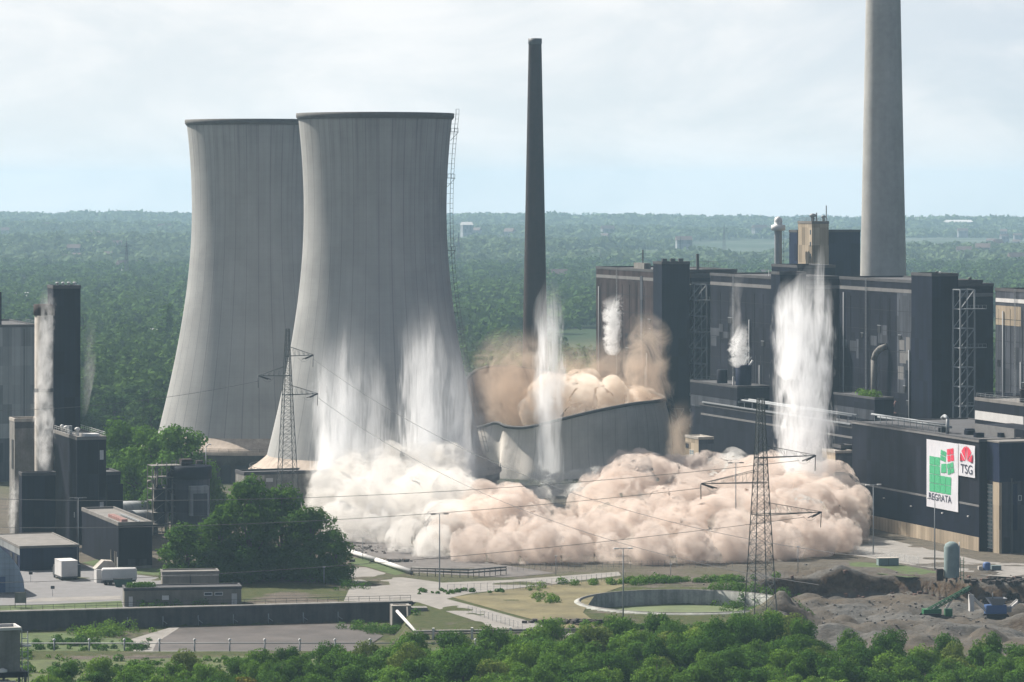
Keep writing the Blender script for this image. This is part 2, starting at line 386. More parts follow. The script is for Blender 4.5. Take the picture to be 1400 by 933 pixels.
# ---------------------------------------------------------------- trees
def leaf_mat(name, a, b, tr=.18):
    m = bpy.data.materials.new(name); m.use_nodes = True; t = NT(m.node_tree); n = m.node_tree.nodes
    n.remove(n['Principled BSDF'])
    p = t.pos(); nz = t.noise(p, .16, 3, .6); nf = t.noise(p, 1.1, 2, .6); nL = t.noise(p, .018, 4, .65); ob = t.rnd()
    f = t.math('ADD', t.math('ADD', t.math('MULTIPLY', t.mr(nz, .3, .7), .30), t.math('MULTIPLY', t.mr(nL, .38, .62, -.15, .3), 1.0)), t.math('ADD', t.math('MULTIPLY', ob, .5), t.math('MULTIPLY', t.mr(nf, .3, .7), .25)), clamp=True)
    c = t.mix(f, a, b)
    d = t.new('ShaderNodeBsdfDiffuse'); t.put(d.inputs[0], c)
    l = t.new('ShaderNodeBsdfTranslucent'); t.put(l.inputs[0], t.mix(.35, c, (b[0]*1.5, b[1]*1.5, b[2]*.8)))
    g = t.new('ShaderNodeBsdfGlossy'); g.inputs['Roughness'].default_value = .45; g.inputs[0].default_value = (.9, .95, 1, 1)
    x = t.new('ShaderNodeMixShader'); x.inputs[0].default_value = tr; t.l.new(d.outputs[0], x.inputs[1]); t.l.new(l.outputs[0], x.inputs[2])
    y = t.new('ShaderNodeMixShader'); y.inputs[0].default_value = .0; t.l.new(x.outputs[0], y.inputs[1]); t.l.new(g.outputs[0], y.inputs[2])
    t.l.new(y.outputs[0], n['Material Output'].inputs['Surface']); M[name] = m
leaf_mat('leaf_green', (.016, .056, .013), (.095, .185, .032))
leaf_mat('leaf_deep', (.018, .058, .014), (.12, .22, .036), .24)
leaf_mat('leaf_light', (.06, .13, .02), (.15, .25, .04))
leaf_mat('leaf_yellow', (.11, .11, .02), (.17, .15, .03))
leaf_mat('leaf_olive', (.05, .085, .02), (.16, .21, .05))
leaf_mat('leaf_hazed', (.040, .072, .042), (.12, .165, .085))  # leaves of the distant woods, aerial haze lightened into their colour
leaf_mat('leaf_forest', (.014, .042, .014), (.068, .120, .034))
noisy('bark', (.075, .06, .048), .3, 2)
def leaves(rg, lobes, n, size, flat=.35):
    """leaf quads through the outer shell of every lobe; lobes: (centre, radii)"""
    w_ = np.array([l[1][0] * l[1][1] + l[1][0] * l[1][2] for l in lobes]); w_ = w_ / w_.sum()
    ch = rg.choice(len(lobes), n, p=w_); C_ = np.array([l[0] for l in lobes])[ch]; R_ = np.array([l[1] for l in lobes])[ch]
    d = rg.normal(size=(n, 3)); d /= np.linalg.norm(d, axis=1, keepdims=True)
    lump = 1 + .28 * np.sin(d[:, 0] * 9 + ch) * np.sin(d[:, 1] * 8 + 2 * ch) * np.sin(d[:, 2] * 8 + ch * .7)
    rr = (rg.uniform(.55, 1.0, n) ** .55 * lump)[:, None]; c = C_ + d * R_ * rr
    nn = d + rg.normal(size=(n, 3)) * .42 + np.array([0, 0, .2]); nn /= np.linalg.norm(nn, axis=1, keepdims=True)
    u = np.cross(nn, rg.normal(size=(n, 3))); u /= np.linalg.norm(u, axis=1, keepdims=True); v = np.cross(nn, u)
    s = (size * rg.uniform(.6, 1.35, n))[:, None]; asp = rg.uniform(.55, 1.0, n)[:, None]
    q = np.stack([c - u*s*.5, c + v*s*.5*asp + u*s*.1, c + u*s*.5, c - v*s*.5*asp], 1)
    return q.reshape(-1, 3), np.arange(n * 4).reshape(n, 4)
def crown_lobes(rg, h, r, base, n, top=1.0):
    """n uneven lobes filling a crown of radius r from z=base to z=h"""
    L = []; ch = h - base; bias = rg.uniform(0, 6.283)
    for k in range(n):
        a = rg.uniform(0, 6.283); f = rg.uniform(0, 1) ** .8; zc = base + ch * (.10 + .76 * f)
        env = r * math.sin(math.pi * min(.97, .30 + .58 * f ** .9)) ** top * (1 + .22 * math.cos(a - bias) + rg.uniform(-.15, .15))
        q = env * rg.uniform(.35, .85); lr = r * rg.choice([.17, .24, .32, .40], p=[.3, .3, .25, .15])
        L.append(((q*math.cos(a), q*math.sin(a), zc), (lr * rg.uniform(.85, 1.2), lr * rg.uniform(.85, 1.2), lr * rg.uniform(.6, .95))))
    L.append(((0, 0, base + ch * .45), (r * .5, r * .5, ch * .38)))
    for k in range(max(5, n // 3)):
        a = rg.uniform(0, 6.283); q = r * rg.uniform(.35, .72); L.append(((q*math.cos(a), q*math.sin(a), base + ch * .12), (r*.34, r*.34, ch * .17)))
    return L
def make_tree(name, label, cat, seed, h, r, base, nlobe, nleaf, size, leaf, group=None, top=1.0):
    rg = np.random.default_rng(seed); t = thing(name, label, cat, (0, 0, 0), 0, group)
    lobes = crown_lobes(rg, h, r, base, nlobe, top); v, f = leaves(rg, lobes, nleaf, size)
    np_obj('crown', v, f, leaf, t)
    m = MB(); m.bar((0, 0, -.6), (0, 0, base + (h - base) * .4), r * .075, 7, r * .04); m.bar((0, 0, base + (h - base) * .4), (r*.05, 0, h * .9), r * .04, 6, .05)
    for c, rr in lobes[:min(8, nlobe)]:
        z = base * .7 + (c[2] - base) * .35 + .2; m.bar((0, 0, z), (c[0]*.9, c[1]*.9, c[2]), r * .028, 5, .05)
    m.build('trunk', 'bark', t); return t
def place(o, x, y, s=1.0, rz=None, z=None, sz=None):
    o.location = (x, y, hz_at(x, y) if z is None else z); o.scale = (s, s, sz or s); o.rotation_euler = (0, 0, random.uniform(0, 6.28) if rz is None else rz); return o
used = set()
def put_tree(src, x, y, s, label=None, group=None, sz=None):
    o = src
    if src.name in used: o = dup(src)
    used.add(src.name)
    if label: o['label'] = label
    if group: o['group'] = group
    return place(o, x, y, s, sz=sz)
# belt of bushy trees along the bottom of the view
BL = 'bushy green broadleaf tree in the dense belt below the plant'; BG = 'trees of the dense foreground belt'
protos = [make_tree('broadleaf_tree', BL, 'tree', 100 + k, 9.0, 5.2, .2, 30, 9500, .36, ['leaf_green', 'leaf_deep', 'leaf_green', 'leaf_light', 'leaf_deep', 'leaf_green', 'leaf_olive', 'leaf_light'][k], BG) for k in range(8)]
def belt_back(px): return float(np.interp(px, [60, 140, 330, 430, 600, 760, 900, 1030, 1240, 1400, 1460], [660, 684, 694, 704, 716, 728, 738, 742, 736, 738, 738]))
def belt_front(px): return 604
cand = []; rr_ = random.Random(5)
for _ in range(9000):
    px = rr_.uniform(40, 1450); Y = rr_.uniform(604, 745)
    if Y > belt_back(px) or (px < 130 and Y > 640 and rr_.random() < .5): continue
    X = (px - 700) * Y / F
    if all((X-a)**2 + ((Y-b)*.9)**2 > 6.3**2 for a, b in cand): cand.append((X, Y))
cand.sort(key=lambda c: -c[1])
for X, Y in cand[:262]:
    back = belt_back(700 + X * F / Y) - Y
    light = 3 if Y < 655 and rr_.random() < .6 else rr_.choice([0, 1, 2, 4, 5, 1, 6, 7, 0, 2])
    px = 700 + X * F / Y
    put_tree(protos[light], X, Y, rr_.uniform(.82, 1.12) * (.86 if back < 8 else 1.0) * (.8 if px < 450 else 1), sz=rr_.uniform(.75, 1.2) * (.85 if px < 450 else 1))
yt = make_tree('broadleaf_tree', 'yellowish flowering tree in the foreground belt', 'tree', 150, 7.5, 4.6, 1.0, 14, 4200, .5, 'leaf_yellow')
put_tree(yt, (335-700)*652/F, 652, 1.0); y2 = put_tree(yt, (300-700)*640/F, 640, .9, 'yellowish tree close to the bottom edge beside a taller yellow one')
# the group of big dark trees in the middle left
bt = [make_tree('broadleaf_tree', 'tall', 'tree', 200 + k, 24.0, 9.0, .8, 46, 13000, .75, 'leaf_deep') for k in range(3)]
for px, Y, s, h, lab, k in [(425, 884, .85, .80, 'dark round tree at the right end of the tall tree group, beside the road', 0), (385, 888, 1.0, 1.02, 'tall dark tree right of centre in the tree group before the slim pylon', 1),
                      (342, 882, 1.0, 1.12, 'tallest dark tree in the middle of the tree group', 2), (300, 880, .85, .72, 'dark tree between the tallest tree and the low green one in the group', 0),
                      (256, 876, .9, .66, 'low broad green tree at the left end of the dark tree group', 1), (460, 880, .55, .58, 'small dark tree leaning out at the right edge of the tree group', 2)]:
    put_tree(bt[k], (px-700)*Y/F, Y, s, lab, sz=h)
mt = [make_tree('broadleaf_tree', 'mid', 'tree', 230 + k, 20.0, 10.0, .5, 44, 11000, .75, 'leaf_green') for k in range(2)]
for px, Y, s, h, lab, k in [(248, 1046, 1.25, 1.42, 'round sunlit green tree in front of the rear cooling tower', 0), (172, 1085, 1.2, 1.4, 'green tree right of the dark stepped block and behind the pale tank', 1),
                      (208, 1070, 1.15, 1.3, 'green tree left of the round sunlit tree by the rear cooling tower', 0), (284, 1040, .7, .92, 'smaller green tree close behind the pipe tower', 1), (140, 1130, .8, 1.0, 'green tree peeping past the tall dark tower block', 0)]:
    put_tree(mt[k], (px-700)*Y/F, Y, s, lab, sz=h)
# forest behind the plant: individual trees near, one mass far away
FL = 'round forest tree behind the power plant'; FG = 'forest trees behind the plant'
ft = [make_tree('forest_tree', FL, 'tree', 260 + k, 19.0, 9.5, .3, 30, 3600, 1.15, 'leaf_forest', FG) for k in range(4)]
fc = []; rf = random.Random(9)
for _ in range(4000):
    Y = rf.uniform(1235, 1760); px = rf.choice([rf.uniform(-10, 262), rf.uniform(612, 830)]); X = (px-700)*Y/F
    if px > 400 and Y < 1420: continue
    if all((X-a)**2 + ((Y-b)*.75)**2 > 11.0**2 for a, b in fc): fc.append((X, Y))
for X, Y in fc[:84]: put_tree(ft[rf.randrange(4)], X, Y, rf.uniform(.75, 1.15), sz=rf.uniform(.6, 1.05))
pop = make_tree('poplar_tree', 'slim dark columnar poplar rising above the forest', 'tree', 300, 36.0, 4.6, 2.0, 26, 2600, 1.4, 'leaf_deep', top=.6)
put_tree(pop, (229-700)*2050/F, 2050, 1.0)
# far woodland as one mass
rg = np.random.default_rng(77); Vs = []; Fs = []; off = 0
def dome(n):
    d = rg.normal(size=(n, 3)); d[:, 2] = np.abs(d[:, 2]); d /= np.linalg.norm(d, axis=1, keepdims=True); return d
for y0, y1, sp, nl, ls in [(1500, 2300, 11.5, 90, 2.6), (2300, 4200, 17, 60, 4.2), (4200, 8000, 34, 34, 9.0), (8000, 11600, 75, 20, 16)]:
    if y0 == 4200: Vn = Vs; Vs = []
    A = (y1 - y0) * (.40 * (y0 + y1) / 2 + 60); n = int(A / sp ** 2)
    Y = rg.uniform(y0, y1, n); X = rg.uniform(-1, 1, n) * (.19 * Y + 30)
    gap = fbm(X, Y, 420 if y0 < 4000 else 1100, 3, 88); keep = gap > (.27 if y0 < 4000 else .24); X = X[keep]; Y = Y[keep]; Z = height(X, Y)
    hh = rg.uniform(.35, 1.15, len(X)) * (19 if y0 < 4000 else 17) * (1 + .35 * (fbm(X, Y, 90, 2, 91) - .47)); rad_ = sp * rg.uniform(.42, .66, len(X))
    for x, y, z, h, r in zip(X, Y, Z, hh, rad_):
        d = dome(nl); hh2 = max(h, r * .5 if y0 < 4000 else h)
        c = np.stack([x + d[:, 0] * r, y + d[:, 1] * r, z + hh2 * .35 + d[:, 2] * hh2 * .65 * rg.uniform(.8, 1.05, nl)], -1)
        nn = d + rg.normal(size=(nl, 3)) * .5; nn /= np.linalg.norm(nn, axis=1, keepdims=True)
        u = np.cross(nn, rg.normal(size=(nl, 3))); u /= np.linalg.norm(u, axis=1, keepdims=True); v = np.cross(nn, u); s = ls * .5
        Vs.append(np.stack([c - u*s, c + v*s*.8, c + u*s, c - v*s*.8], 1).reshape(-1, 3))
for V_, nm, lf, lab in ((Vn, 'woodland', 'leaf_forest', 'woodland covering the plain behind the plant'), (Vs, 'distant_woodland', 'leaf_hazed', 'pale hazy woods and hedges far out towards the hills')):
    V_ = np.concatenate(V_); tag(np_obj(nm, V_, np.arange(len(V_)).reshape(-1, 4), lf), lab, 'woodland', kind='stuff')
# low scrub
def scrub(pts, n, leaf, name, label, cat, kind=None, size=.45, r=(.8, 1.8), seed=1):
    rg2 = np.random.default_rng(seed); L = []
    for _ in range(n):
        a, b = pts[rg2.integers(len(pts) - 1):][:2]; f = rg2.uniform(); x = a[0] + (b[0]-a[0])*f + rg2.normal() * a[2]; y = a[1] + (b[1]-a[1])*f + rg2.normal() * a[3]
        q = rg2.uniform(*r); L.append(((x, y, hz_at(x, y) + q * .45), (q, q, q * .8)))
    v, f = leaves(rg2, L, n * 110, size); return tag(np_obj(name, v, f, leaf), label, cat, kind=kind)
# ---------------------------------------------------------------- buildings of the plant; all share one orientation
PHI = math.atan2(.313, .95); CP, SP = math.cos(PHI), math.sin(PHI)
def clad_fn(base, rib=1.0, var=.25, blue=None):
    def fn(t, b):
        o = t.obj(); p = t.pos(); q = t.xyz(o)
        s = t.math('ADD', q[0], q[1])
        rb = t.math('ABSOLUTE', t.math('SUBTRACT', t.math('FRACT', t.math('MULTIPLY', s, rib)), .5))
        pv = t.new('ShaderNodeCombineXYZ'); t.put(pv.inputs[0], t.math('MULTIPLY', t.math('FLOOR', t.math('MULTIPLY', s, .33)), 3.1)); t.put(pv.inputs[1], t.math('FLOOR', t.math('MULTIPLY', q[2], .16)))
        pan = t.noise(pv.outputs[0], .77, 1)
        st = t.noise(t.scale(p, (.5, .5, .04)), 1.0, 5, .65); bl = t.noise(p, .07, 5, .6)
        v = t.math('MULTIPLY', t.mr(rb, 0, .16, .80, 1.0), t.mr(st, .35, .7, 1 + var * .6, 1 - var))
        v = t.math('MULTIPLY', v, t.math('MULTIPLY', t.mr(bl, .3, .7, 1 - var, 1 + var), t.mr(pan, .35, .65, .70, 1.35)))
        return t.mix(1.0, base, comb(t, v), 'MULTIPLY')
    return fn
mat('dark_cladding', clad_fn((.011, .0125, .020), .8), rough=.62, spec=.06)
mat('black_cladding', clad_fn((.007, .0095, .019), .8), rough=.62, spec=.06)
mat('dust_lit_cladding', clad_fn((.042, .032, .033), .8), rough=.75, spec=.06)  # brown tone is the glow off the dust, put into the cladding colour
mat('navy_cladding', clad_fn((.014, .021, .048), .8, .15), rough=.6, spec=.06)
mat('slate_cladding', clad_fn((.055, .060, .072), .6), rough=.7, spec=.06)
mat('beige_cladding', clad_fn((.30, .245, .18), .5, .15), rough=.8, spec=.2)
mat('pale_cladding', clad_fn((.22, .23, .235), .5, .15), rough=.75, spec=.2)
mat('blue_white_sheet', clad_fn((.26, .32, .39), .9, .12), rough=.6, spec=.3)
noisy('roof_felt', (.06, .06, .065), .25, .2); noisy('roof_gravel', (.16, .15, .14), .2, .3); noisy('stripe_band', (.14, .137, .137), .15, .4)
noisy('white_paint', (.50, .49, .48), .08, .4); noisy('rust_pink', (.34, .20, .18), .25, .5); noisy('brick_brown', (.022, .011, .010), .25, .4, streak=True)
noisy('window_pane', (.05, .065, .085), .3, .8, .25); noisy('grey_green', (.17, .22, .22), .12, .5); noisy('earth_dark', (.045, .038, .034), .4, 1.0)
mat('joint_grey', color=(.035, .037, .042), rough=.8, spec=.05)
class Bld:
    """oriented block: nearest corner at the pixel (cx, ground y); width up to pixel xr, depth back to pixel xl"""
    def __init__(s, name, label, cat, cx, gy=None, xl=None, xr=None, top=None, Y=None, L=None, W=None, h=None, z0=0.0, group=None):
        Y = Y or (H) * F / (gy - EY); Xc = (cx - 700) * Y / F; s.Y = Y
        s.W = W if W is not None else ((xr-700) * Y - Xc * F) / (CP * F - SP * (xr-700))
        s.L = L if L is not None else (Xc * F - (xl-700) * Y) / (SP * F + CP * (xl-700))
        s.h = h if h is not None else zat(top, Y) - z0
        s.o = thing(name, label, cat, (Xc, Y, z0), PHI, group)
    def box(s, name, m, x0, x1, y0, y1, z0, z1): return MB().box(x0, x1, y0, y1, z0, z1).build(name, m, s.o)
    def body(s, m, roof='roof_felt', par=.5, name='wall'):
        w_ = s.box(name, m, 0, s.W, 0, s.L, -1.0 if s.o.location.z < .1 else 0, s.h - .4)
        b = MB().box(-.12, s.W + .12, -.12, s.L + .12, s.h - .4, s.h)
        p = .45
        for a in ((-.12, s.W+.12, -.12, -.12+p), (-.12, s.W+.12, s.L+.12-p, s.L+.12), (-.12, -.12+p, -.12+p, s.L+.12-p), (s.W+.12-p, s.W+.12, -.12+p, s.L+.12-p)):
            b.box(*a, s.h + .003, s.h + par)
        b.build('roof', roof, s.o); return s
    def left(s, name, m, a, b, c, d, t=.12): return s.box(name, m, -t, -.004, a, b, c, d)     # panel on the left face
    def front(s, name, m, a, b, c, d, t=.12): return s.box(name, m, a, b, -t, -.004, c, d)    # panel on the front face
    def rail(s, z, x0, x1, y0, y1, m='steel_pale', step=2.5, hgt=1.1, name='railing'):
        b = MB(); P = [(x0, y0), (x1, y0), (x1, y1), (x0, y1), (x0, y0)]
        for (ax, ay), (bx, by) in zip(P[:-1], P[1:]):
            n = max(1, int(math.hypot(bx-ax, by-ay) / step))
            for k in range(n):
                q = (ax + (bx-ax)*k/n, ay + (by-ay)*k/n); b.bar((*q, z), (*q, z + hgt), .045)
            b.bar((ax, ay, z + hgt), (bx, by, z + hgt), .05); b.bar((ax, ay, z + hgt * .55), (bx, by, z + hgt * .55), .04)
        return b.build(name, m, s.o)
    def win(s, face, a, b, c, d, m='window_pane', frame='steel_pale', nx_=1, nz_=1):
        """window: frame with bars, pane as its child"""
        P = (lambda u0, u1, z0, z1, t0, t1: (u0, u1, -t1, -t0, z0, z1)) if face == 'front' else (lambda u0, u1, z0, z1, t0, t1: (-t1, -t0, u0, u1, z0, z1))
        f = MB(); e = .14
        for u0, u1, z0, z1 in ((a, b, c, c+e), (a, b, d-e, d), (a, a+e, c+e, d-e), (b-e, b, c+e, d-e)): f.box(*P(u0, u1, z0, z1, .004, .14))
        for k in range(1, nx_): u = a + (b-a)*k/nx_; f.box(*P(u-.06, u+.06, c+e, d-e, .004, .12))
        for k in range(1, nz_): z = c + (d-c)*k/nz_; f.box(*P(a+e, b-e, z-.06, z+.06, .004, .115))
        fo = f.build('window', frame, s.o); MB().box(*P(a+e, b-e, c+e, d-e, .002, .05)).build('pane', m, fo); return fo
def vent(b, x, y, z, r=.6, h=1.6, name='roof_vent', m='steel_pale'):
    v = MB().lathe([(r*.55, 0), (r*.55, h*.6), (r, h*.62), (r*.9, h*.9), (r*.3, h)], 10, x, y, True).build(name, m, b.o); v.location = (0, 0, z); return v
# ---- left group
b = Bld('boiler_hall', 'pale grey hall at the left edge behind the steaming concrete column', 'building', -60, Y=1180, xr=52, L=50, top=447).body('pale_cladding', 'dark_concrete')
for k in range(3): b.front('cladding_joint', 'slate_cladding', 6 + 8*k, 6.25 + 8*k, 0, b.h - 1, .05)
b.front('base_band', 'slate_cladding', 0, b.W, 0, 14, .1); b.rail(b.h + .5, 12, b.W - .5, 1, 20, 'steel_grey')
b.box('roof_block', 'black_cladding', 2, 15.5, 4, 16, b.h + .01, b.h + 11)
b = Bld('stair_block', 'squat streaked concrete block at left, beside the steaming column', 'building', 20, Y=1000, xl=13, xr=54, top=575).body('grey_concrete', 'pale_concrete')
b.left('slit_opening', 'opening_dark', 1.5, 4, 18, 26); b.front('top_band', 'dark_concrete', 0, b.W, b.h - 2.2, b.h - .5, .06)
b.front('door', 'opening_dark', 3, 4.6, .02, 2.4, .06)
c = thing('concrete_column', 'slender round concrete column wrapped in steam beside the black tower block', 'silo column', ((60-700)*985/F, 985, 0))
MB().lathe([(2.5, -1), (2.5, 63.2), (2.35, 63.25)], 28, cap=True).build('shaft', 'pale_concrete', c)
MB().lathe([(2.52, 60.6), (2.8, 60.8), (2.8, 63.6), (1.9, 63.7), (1.9, 63.3)], 28).build('top_collar', 'brick_brown', c)
MB().lathe([(2.54, 40), (2.62, 40.1), (2.62, 40.9), (2.54, 41)], 28).build('band', 'dark_concrete', c)
b = Bld('tower_block', 'tall black windowless tower block at left with small side balcony', 'building', 73, Y=1003, xl=65, xr=110, top=393).body('black_cladding')
m = MB(); zb = 57
m.box(b.W, b.W + 1.7, .6, 2.6, zb, zb + .12); m.bar((b.W, .7, zb - 1.6), (b.W + 1.6, .7, zb), .08)
for x in (b.W + .9, b.W + 1.65): m.bar((x, .65, zb), (x, .65, zb + 3.2), .06)
for z in (1.1, 2.2, 3.2): m.bar((b.W, .65, zb + z), (b.W + 1.65, .65, zb + z), .05)
m.build('balcony', 'steel_dark', b.o)
for k in range(4): vent(b, 1.5 + 1.6*k, 2, b.h + .4, .55, 1.0)
b = Bld('stepped_block', 'black stepped block with railed roof and white vents below the tall tower block', 'building', 105, Y=973, xl=70, xr=145, top=600).body('dark_cladding', 'roof_gravel')
b.rail(b.h + .5, .2, b.W - .2, .2, b.L - 1, 'steel_pale')
for x, y, r in ((1.2, 20, .8), (2.6, 12, .8), (1.0, 25, .6)): vent(b, x, y, b.h + .05, r, 2.2)
b.box('roof_duct', 'steel_pale', 2.5, 6.6, 2.0, 6, b.h + .05, b.h + 1.0); b.box('roof_unit', 'steel_grey', 1.0, 2.0, 16, 17.5, b.h + .05, b.h + 2.4)
for za, zb in ((22.5, 25), (8.5, 11.2), (4.6, 7.4)): b.win('front', b.W - 1.7, b.W - .7, za, zb, 'white_paint')
b.left('wall_lamp', 'white_paint', 2.6, 3.3, 7, 8.4); b.front('edge_strip', 'opening_dark', b.W - 2.1, b.W - 1.95, 1, b.h - 1, .06)
b = Bld('annex', 'low dark annex right of the stepped black block', 'building', 145, Y=1000, W=4.0, L=14, top=648).body('dark_cladding'); b.front('lower_wing', 'black_cladding', 0, 4.4, 0, 14, 1.5)
b = Bld('bunker_block', 'plain black box building in front of the stepped block, steam at its left', 'building', 30, Y=965, xl=26, xr=76, top=649).body('black_cladding')
b.front('hatch', 'dark_cladding', 3.4, 5.0, 8, 10.2); b.left('side_door', 'slate_cladding', 1, 2, .05, 2.3)
b = Bld('workshop', 'low flat-roofed navy workshop with pale roof at the left', 'building', 27, 781, xr=108, L=34, top=748).body('navy_cladding', 'roof_gravel', .2)
for y in (3, 9.5): b.left('gate_opening', 'opening_dark', y, y + 3.4, .05, 3.6)
b.left('pale_side', 'pale_cladding', 0, b.L, 3.9, b.h - .5, .05); b.front('drain_pipe', 'steel_grey', b.W - .5, b.W - .35, .1, b.h - .5)
b.front('bench', 'steel_dark', 8, 12, .2, .8, .9)
b = Bld('pump_house', 'low black hall with pinkish roof vents in front of the pipe tower', 'building', 162, 779, xl=112, xr=208, top=717).body('dark_cladding', 'roof_gravel')
for k in range(8): b.box('roof_vent', 'rust_pink', 1.8, 3.4, 5 + 2.1*k, 6.3 + 2.1*k, b.h + .02, b.h + .75)
b.box('roof_pipe', 'steel_grey', 5.4, 5.7, 1, 24, b.h + .3, b.h + .6)
for y in (2.2, 4.0, 8.5): b.left('downpipe', 'pale_concrete', y, y + .22, .05, 4.2, .15)
b.left('door', 'white_paint', .6, 1.2, .05, 3.0)
for x in (2.4, 5.2): b.front('louvre', 'slate_cladding', x, x + 1.9, 1.0, 2.5)
b.front('base_strip', 'grey_concrete', 0, b.W, 0, .8, .06)
# tank cars / pale horizontal tanks
for (px, gy, yy, lab) in ((183, 700, 1040, 'rounded pale grey storage tank behind the dark annex, upper of two'), (190, 712, 1010, 'boxy pale grey storage tank behind the dark annex, lower of two')):
    t = thing('storage_tank', lab, 'tank', ((px-700)*yy/F, yy, 0), PHI, 'pale storage tanks')
    m = MB().lathe([(0, -4.6), (1.6, -4.4), (2.4, -3.8), (2.4, 3.8), (1.6, 4.4), (0, 4.6)], 24); m.v = [(z, y, x + 3.6) for x, y, z in m.v]; m.build('vessel', 'pale_cladding', t)
    MB().box(-3, -2.4, -1.6, 1.6, 0, 1.9).box(2.4, 3, -1.6, 1.6, 0, 1.9).build('cradle', 'dark_concrete', t)
# pipe tower and railed tank beside it
t = thing('pipe_tower', 'rusty beige pipe and scaffold tower beside the big green tree', 'pipe tower', ((228-700)*1000/F, 1000, 0), PHI); Wt, Dt, Ht = 8, 6, 19
m = MB(); rp = random.Random(3)
for x in (0, Wt*.5, Wt):
    for y in (0, Dt): m.bar((x-4, y, 0), (x-4, y, Ht + (1 if x else 0)), .16)
for z in np.arange(3, Ht + .1, 3.2):
    for y in (0, Dt): m.bar((-4, y, z), (4, y, z), .12)
    for x in (-4, 0, 4): m.bar((x, 0, z), (x, Dt, z), .1)
    m.bar((-4, 0, z - 3), (0, 0, z), .07); m.bar((0, 0, z), (4, 0, z - 3), .07); m.box(-4, 4, .2, Dt - .2, z - .08, z)
m.build('frame', 'grey_concrete', t); m = MB()
for k in range(9):
    x = rp.uniform(-3.7, 3.4); y = rp.uniform(.6, 5); r = rp.choice([.18, .28, .4]); z1 = rp.uniform(11, Ht + 1.2)
    m.bar((x, y, 0), (x, y, z1), r, 8); m.bar((x, y, z1), (x + rp.uniform(-2, 2), y, z1), r, 8)
m.build('pipework', 'pale_concrete', t); m = MB().lathe([(1.5, 2), (1.5, 12), (.5, 13.6)], 20, -1.4, 3, True).lathe([(1.2, 6), (1.2, 16.5), (.4, 17.4)], 20, 2.0, 3, True); m.build('vessel', 'slate_cladding', t)
t = thing('railed_tank', 'grey panelled tank house with dark top band right of the pipe tower', 'tank', ((261-700)*1004/F, 1004, 0), PHI)
MB().lathe([(5.2, 0), (5.2, 15.2)], 28, cap=True).build('wall', 'slate_cladding', t); MB().lathe([(5.3, 15.2), (5.7, 15.3), (5.7, 18.6), (5.2, 18.8), (.1, 19.2)], 28).build('top_band', 'black_cladding', t)
m = MB()
for k in range(12): a = k * math.pi / 6; m.bar((5.4*math.cos(a), 5.4*math.sin(a), 18.8), (5.4*math.cos(a), 5.4*math.sin(a), 20), .05); a2 = a + math.pi/6; m.bar((5.4*math.cos(a), 5.4*math.sin(a), 20), (5.4*math.cos(a2), 5.4*math.sin(a2), 20), .05)
m.build('railing', 'steel_dark', t)
m = MB().box(-1.8, 3.4, -7.2, -3.8, 5.5, 13.6); m.build('hatch_house', 'pale_cladding', t); MB().box(-1.0, 2.9, -7.3, -7.21, 5.6, 11.6).build('hatch_door', 'slate_cladding', t)
MB().box(-3, 0, -2, 1.5, 19.25, 20.6).box(1.5, 3.2, -1, 1, 19.25, 20.1).build('roof_unit', 'brick_brown', t); MB().tube([(4.2, 0, 18.9), (4.2, 0, 23.6), (4.9, 0, 24.6), (5.7, 0, 24.4)], .14, 6).build('roof_lamp', 'steel_pale', t)
# low concrete building at the foot of the front tower
b = Bld('switch_house', 'low concrete building at the foot of the front cooling tower, partly hidden by trees', 'building', 334, Y=1068, xl=322, W=26, top=648).body('grey_concrete', 'roof_felt')
for k in range(5): b.front('opening', 'opening_dark', 1.2 + 4.4*k, 4.4 + 4.4*k, .05, 5.2, .05)
b.front('sign_panel', 'white_paint', 6.5, 8.6, 9.0, 10.1)
b.front('fascia', 'pale_concrete', 0, 6, b.h - 1.8, b.h - .6)
# ---- boiler houses on the right, a receding row
def stripe(b, xend=None, lft=True, frt=True, dz=2.4, m='stripe_band'):
    if lft: b.left('stripe', m, .3, b.L - .3, b.h - dz - 1.1, b.h - dz, .1)
    if frt: b.front('stripe', m, .1, (xend or b.W) - .1, b.h - dz - 1.1, b.h - dz, .1)
BG2 = 'dark boiler houses in a row'
def bdl(s): return s
# coordinates: each house has its long face turned left and its nearest corner at the right end of that face
b = Bld('boiler_house', 'brownish boiler house at the far end of the row with a white puff before it', 'building', 897, Y=1262, xl=815, W=30, h=66.5, group=BG2).body('dust_lit_cladding'); stripe(b, frt=False)
b.left('pilaster', 'slate_cladding', b.L * .21, b.L * .25, 2, b.h - 2, .25); b.box('mast', 'steel_dark', 3, 3.4, b.L*.35, b.L*.35+.4, b.h, b.h + 7); b.box('roof_hut', 'grey_concrete', 2, 4.5, b.L*.28, b.L*.45, b.h + .02, b.h + 2.4)
b.left('lower_patch', 'dark_cladding', b.L*.05, b.L*.5, 20, 44, .06)
b = Bld('stair_tower', 'tall black stair tower beside the brownish boiler house', 'building', 905, Y=1250, xl=893, xr=943, h=69.5, group=BG2).body('black_cladding')
for k in range(3): b.box('roof_vent', 'steel_dark', 1 + 3*k, 2.6 + 3*k, 2, 3.2, b.h + .1, b.h + 1.5)
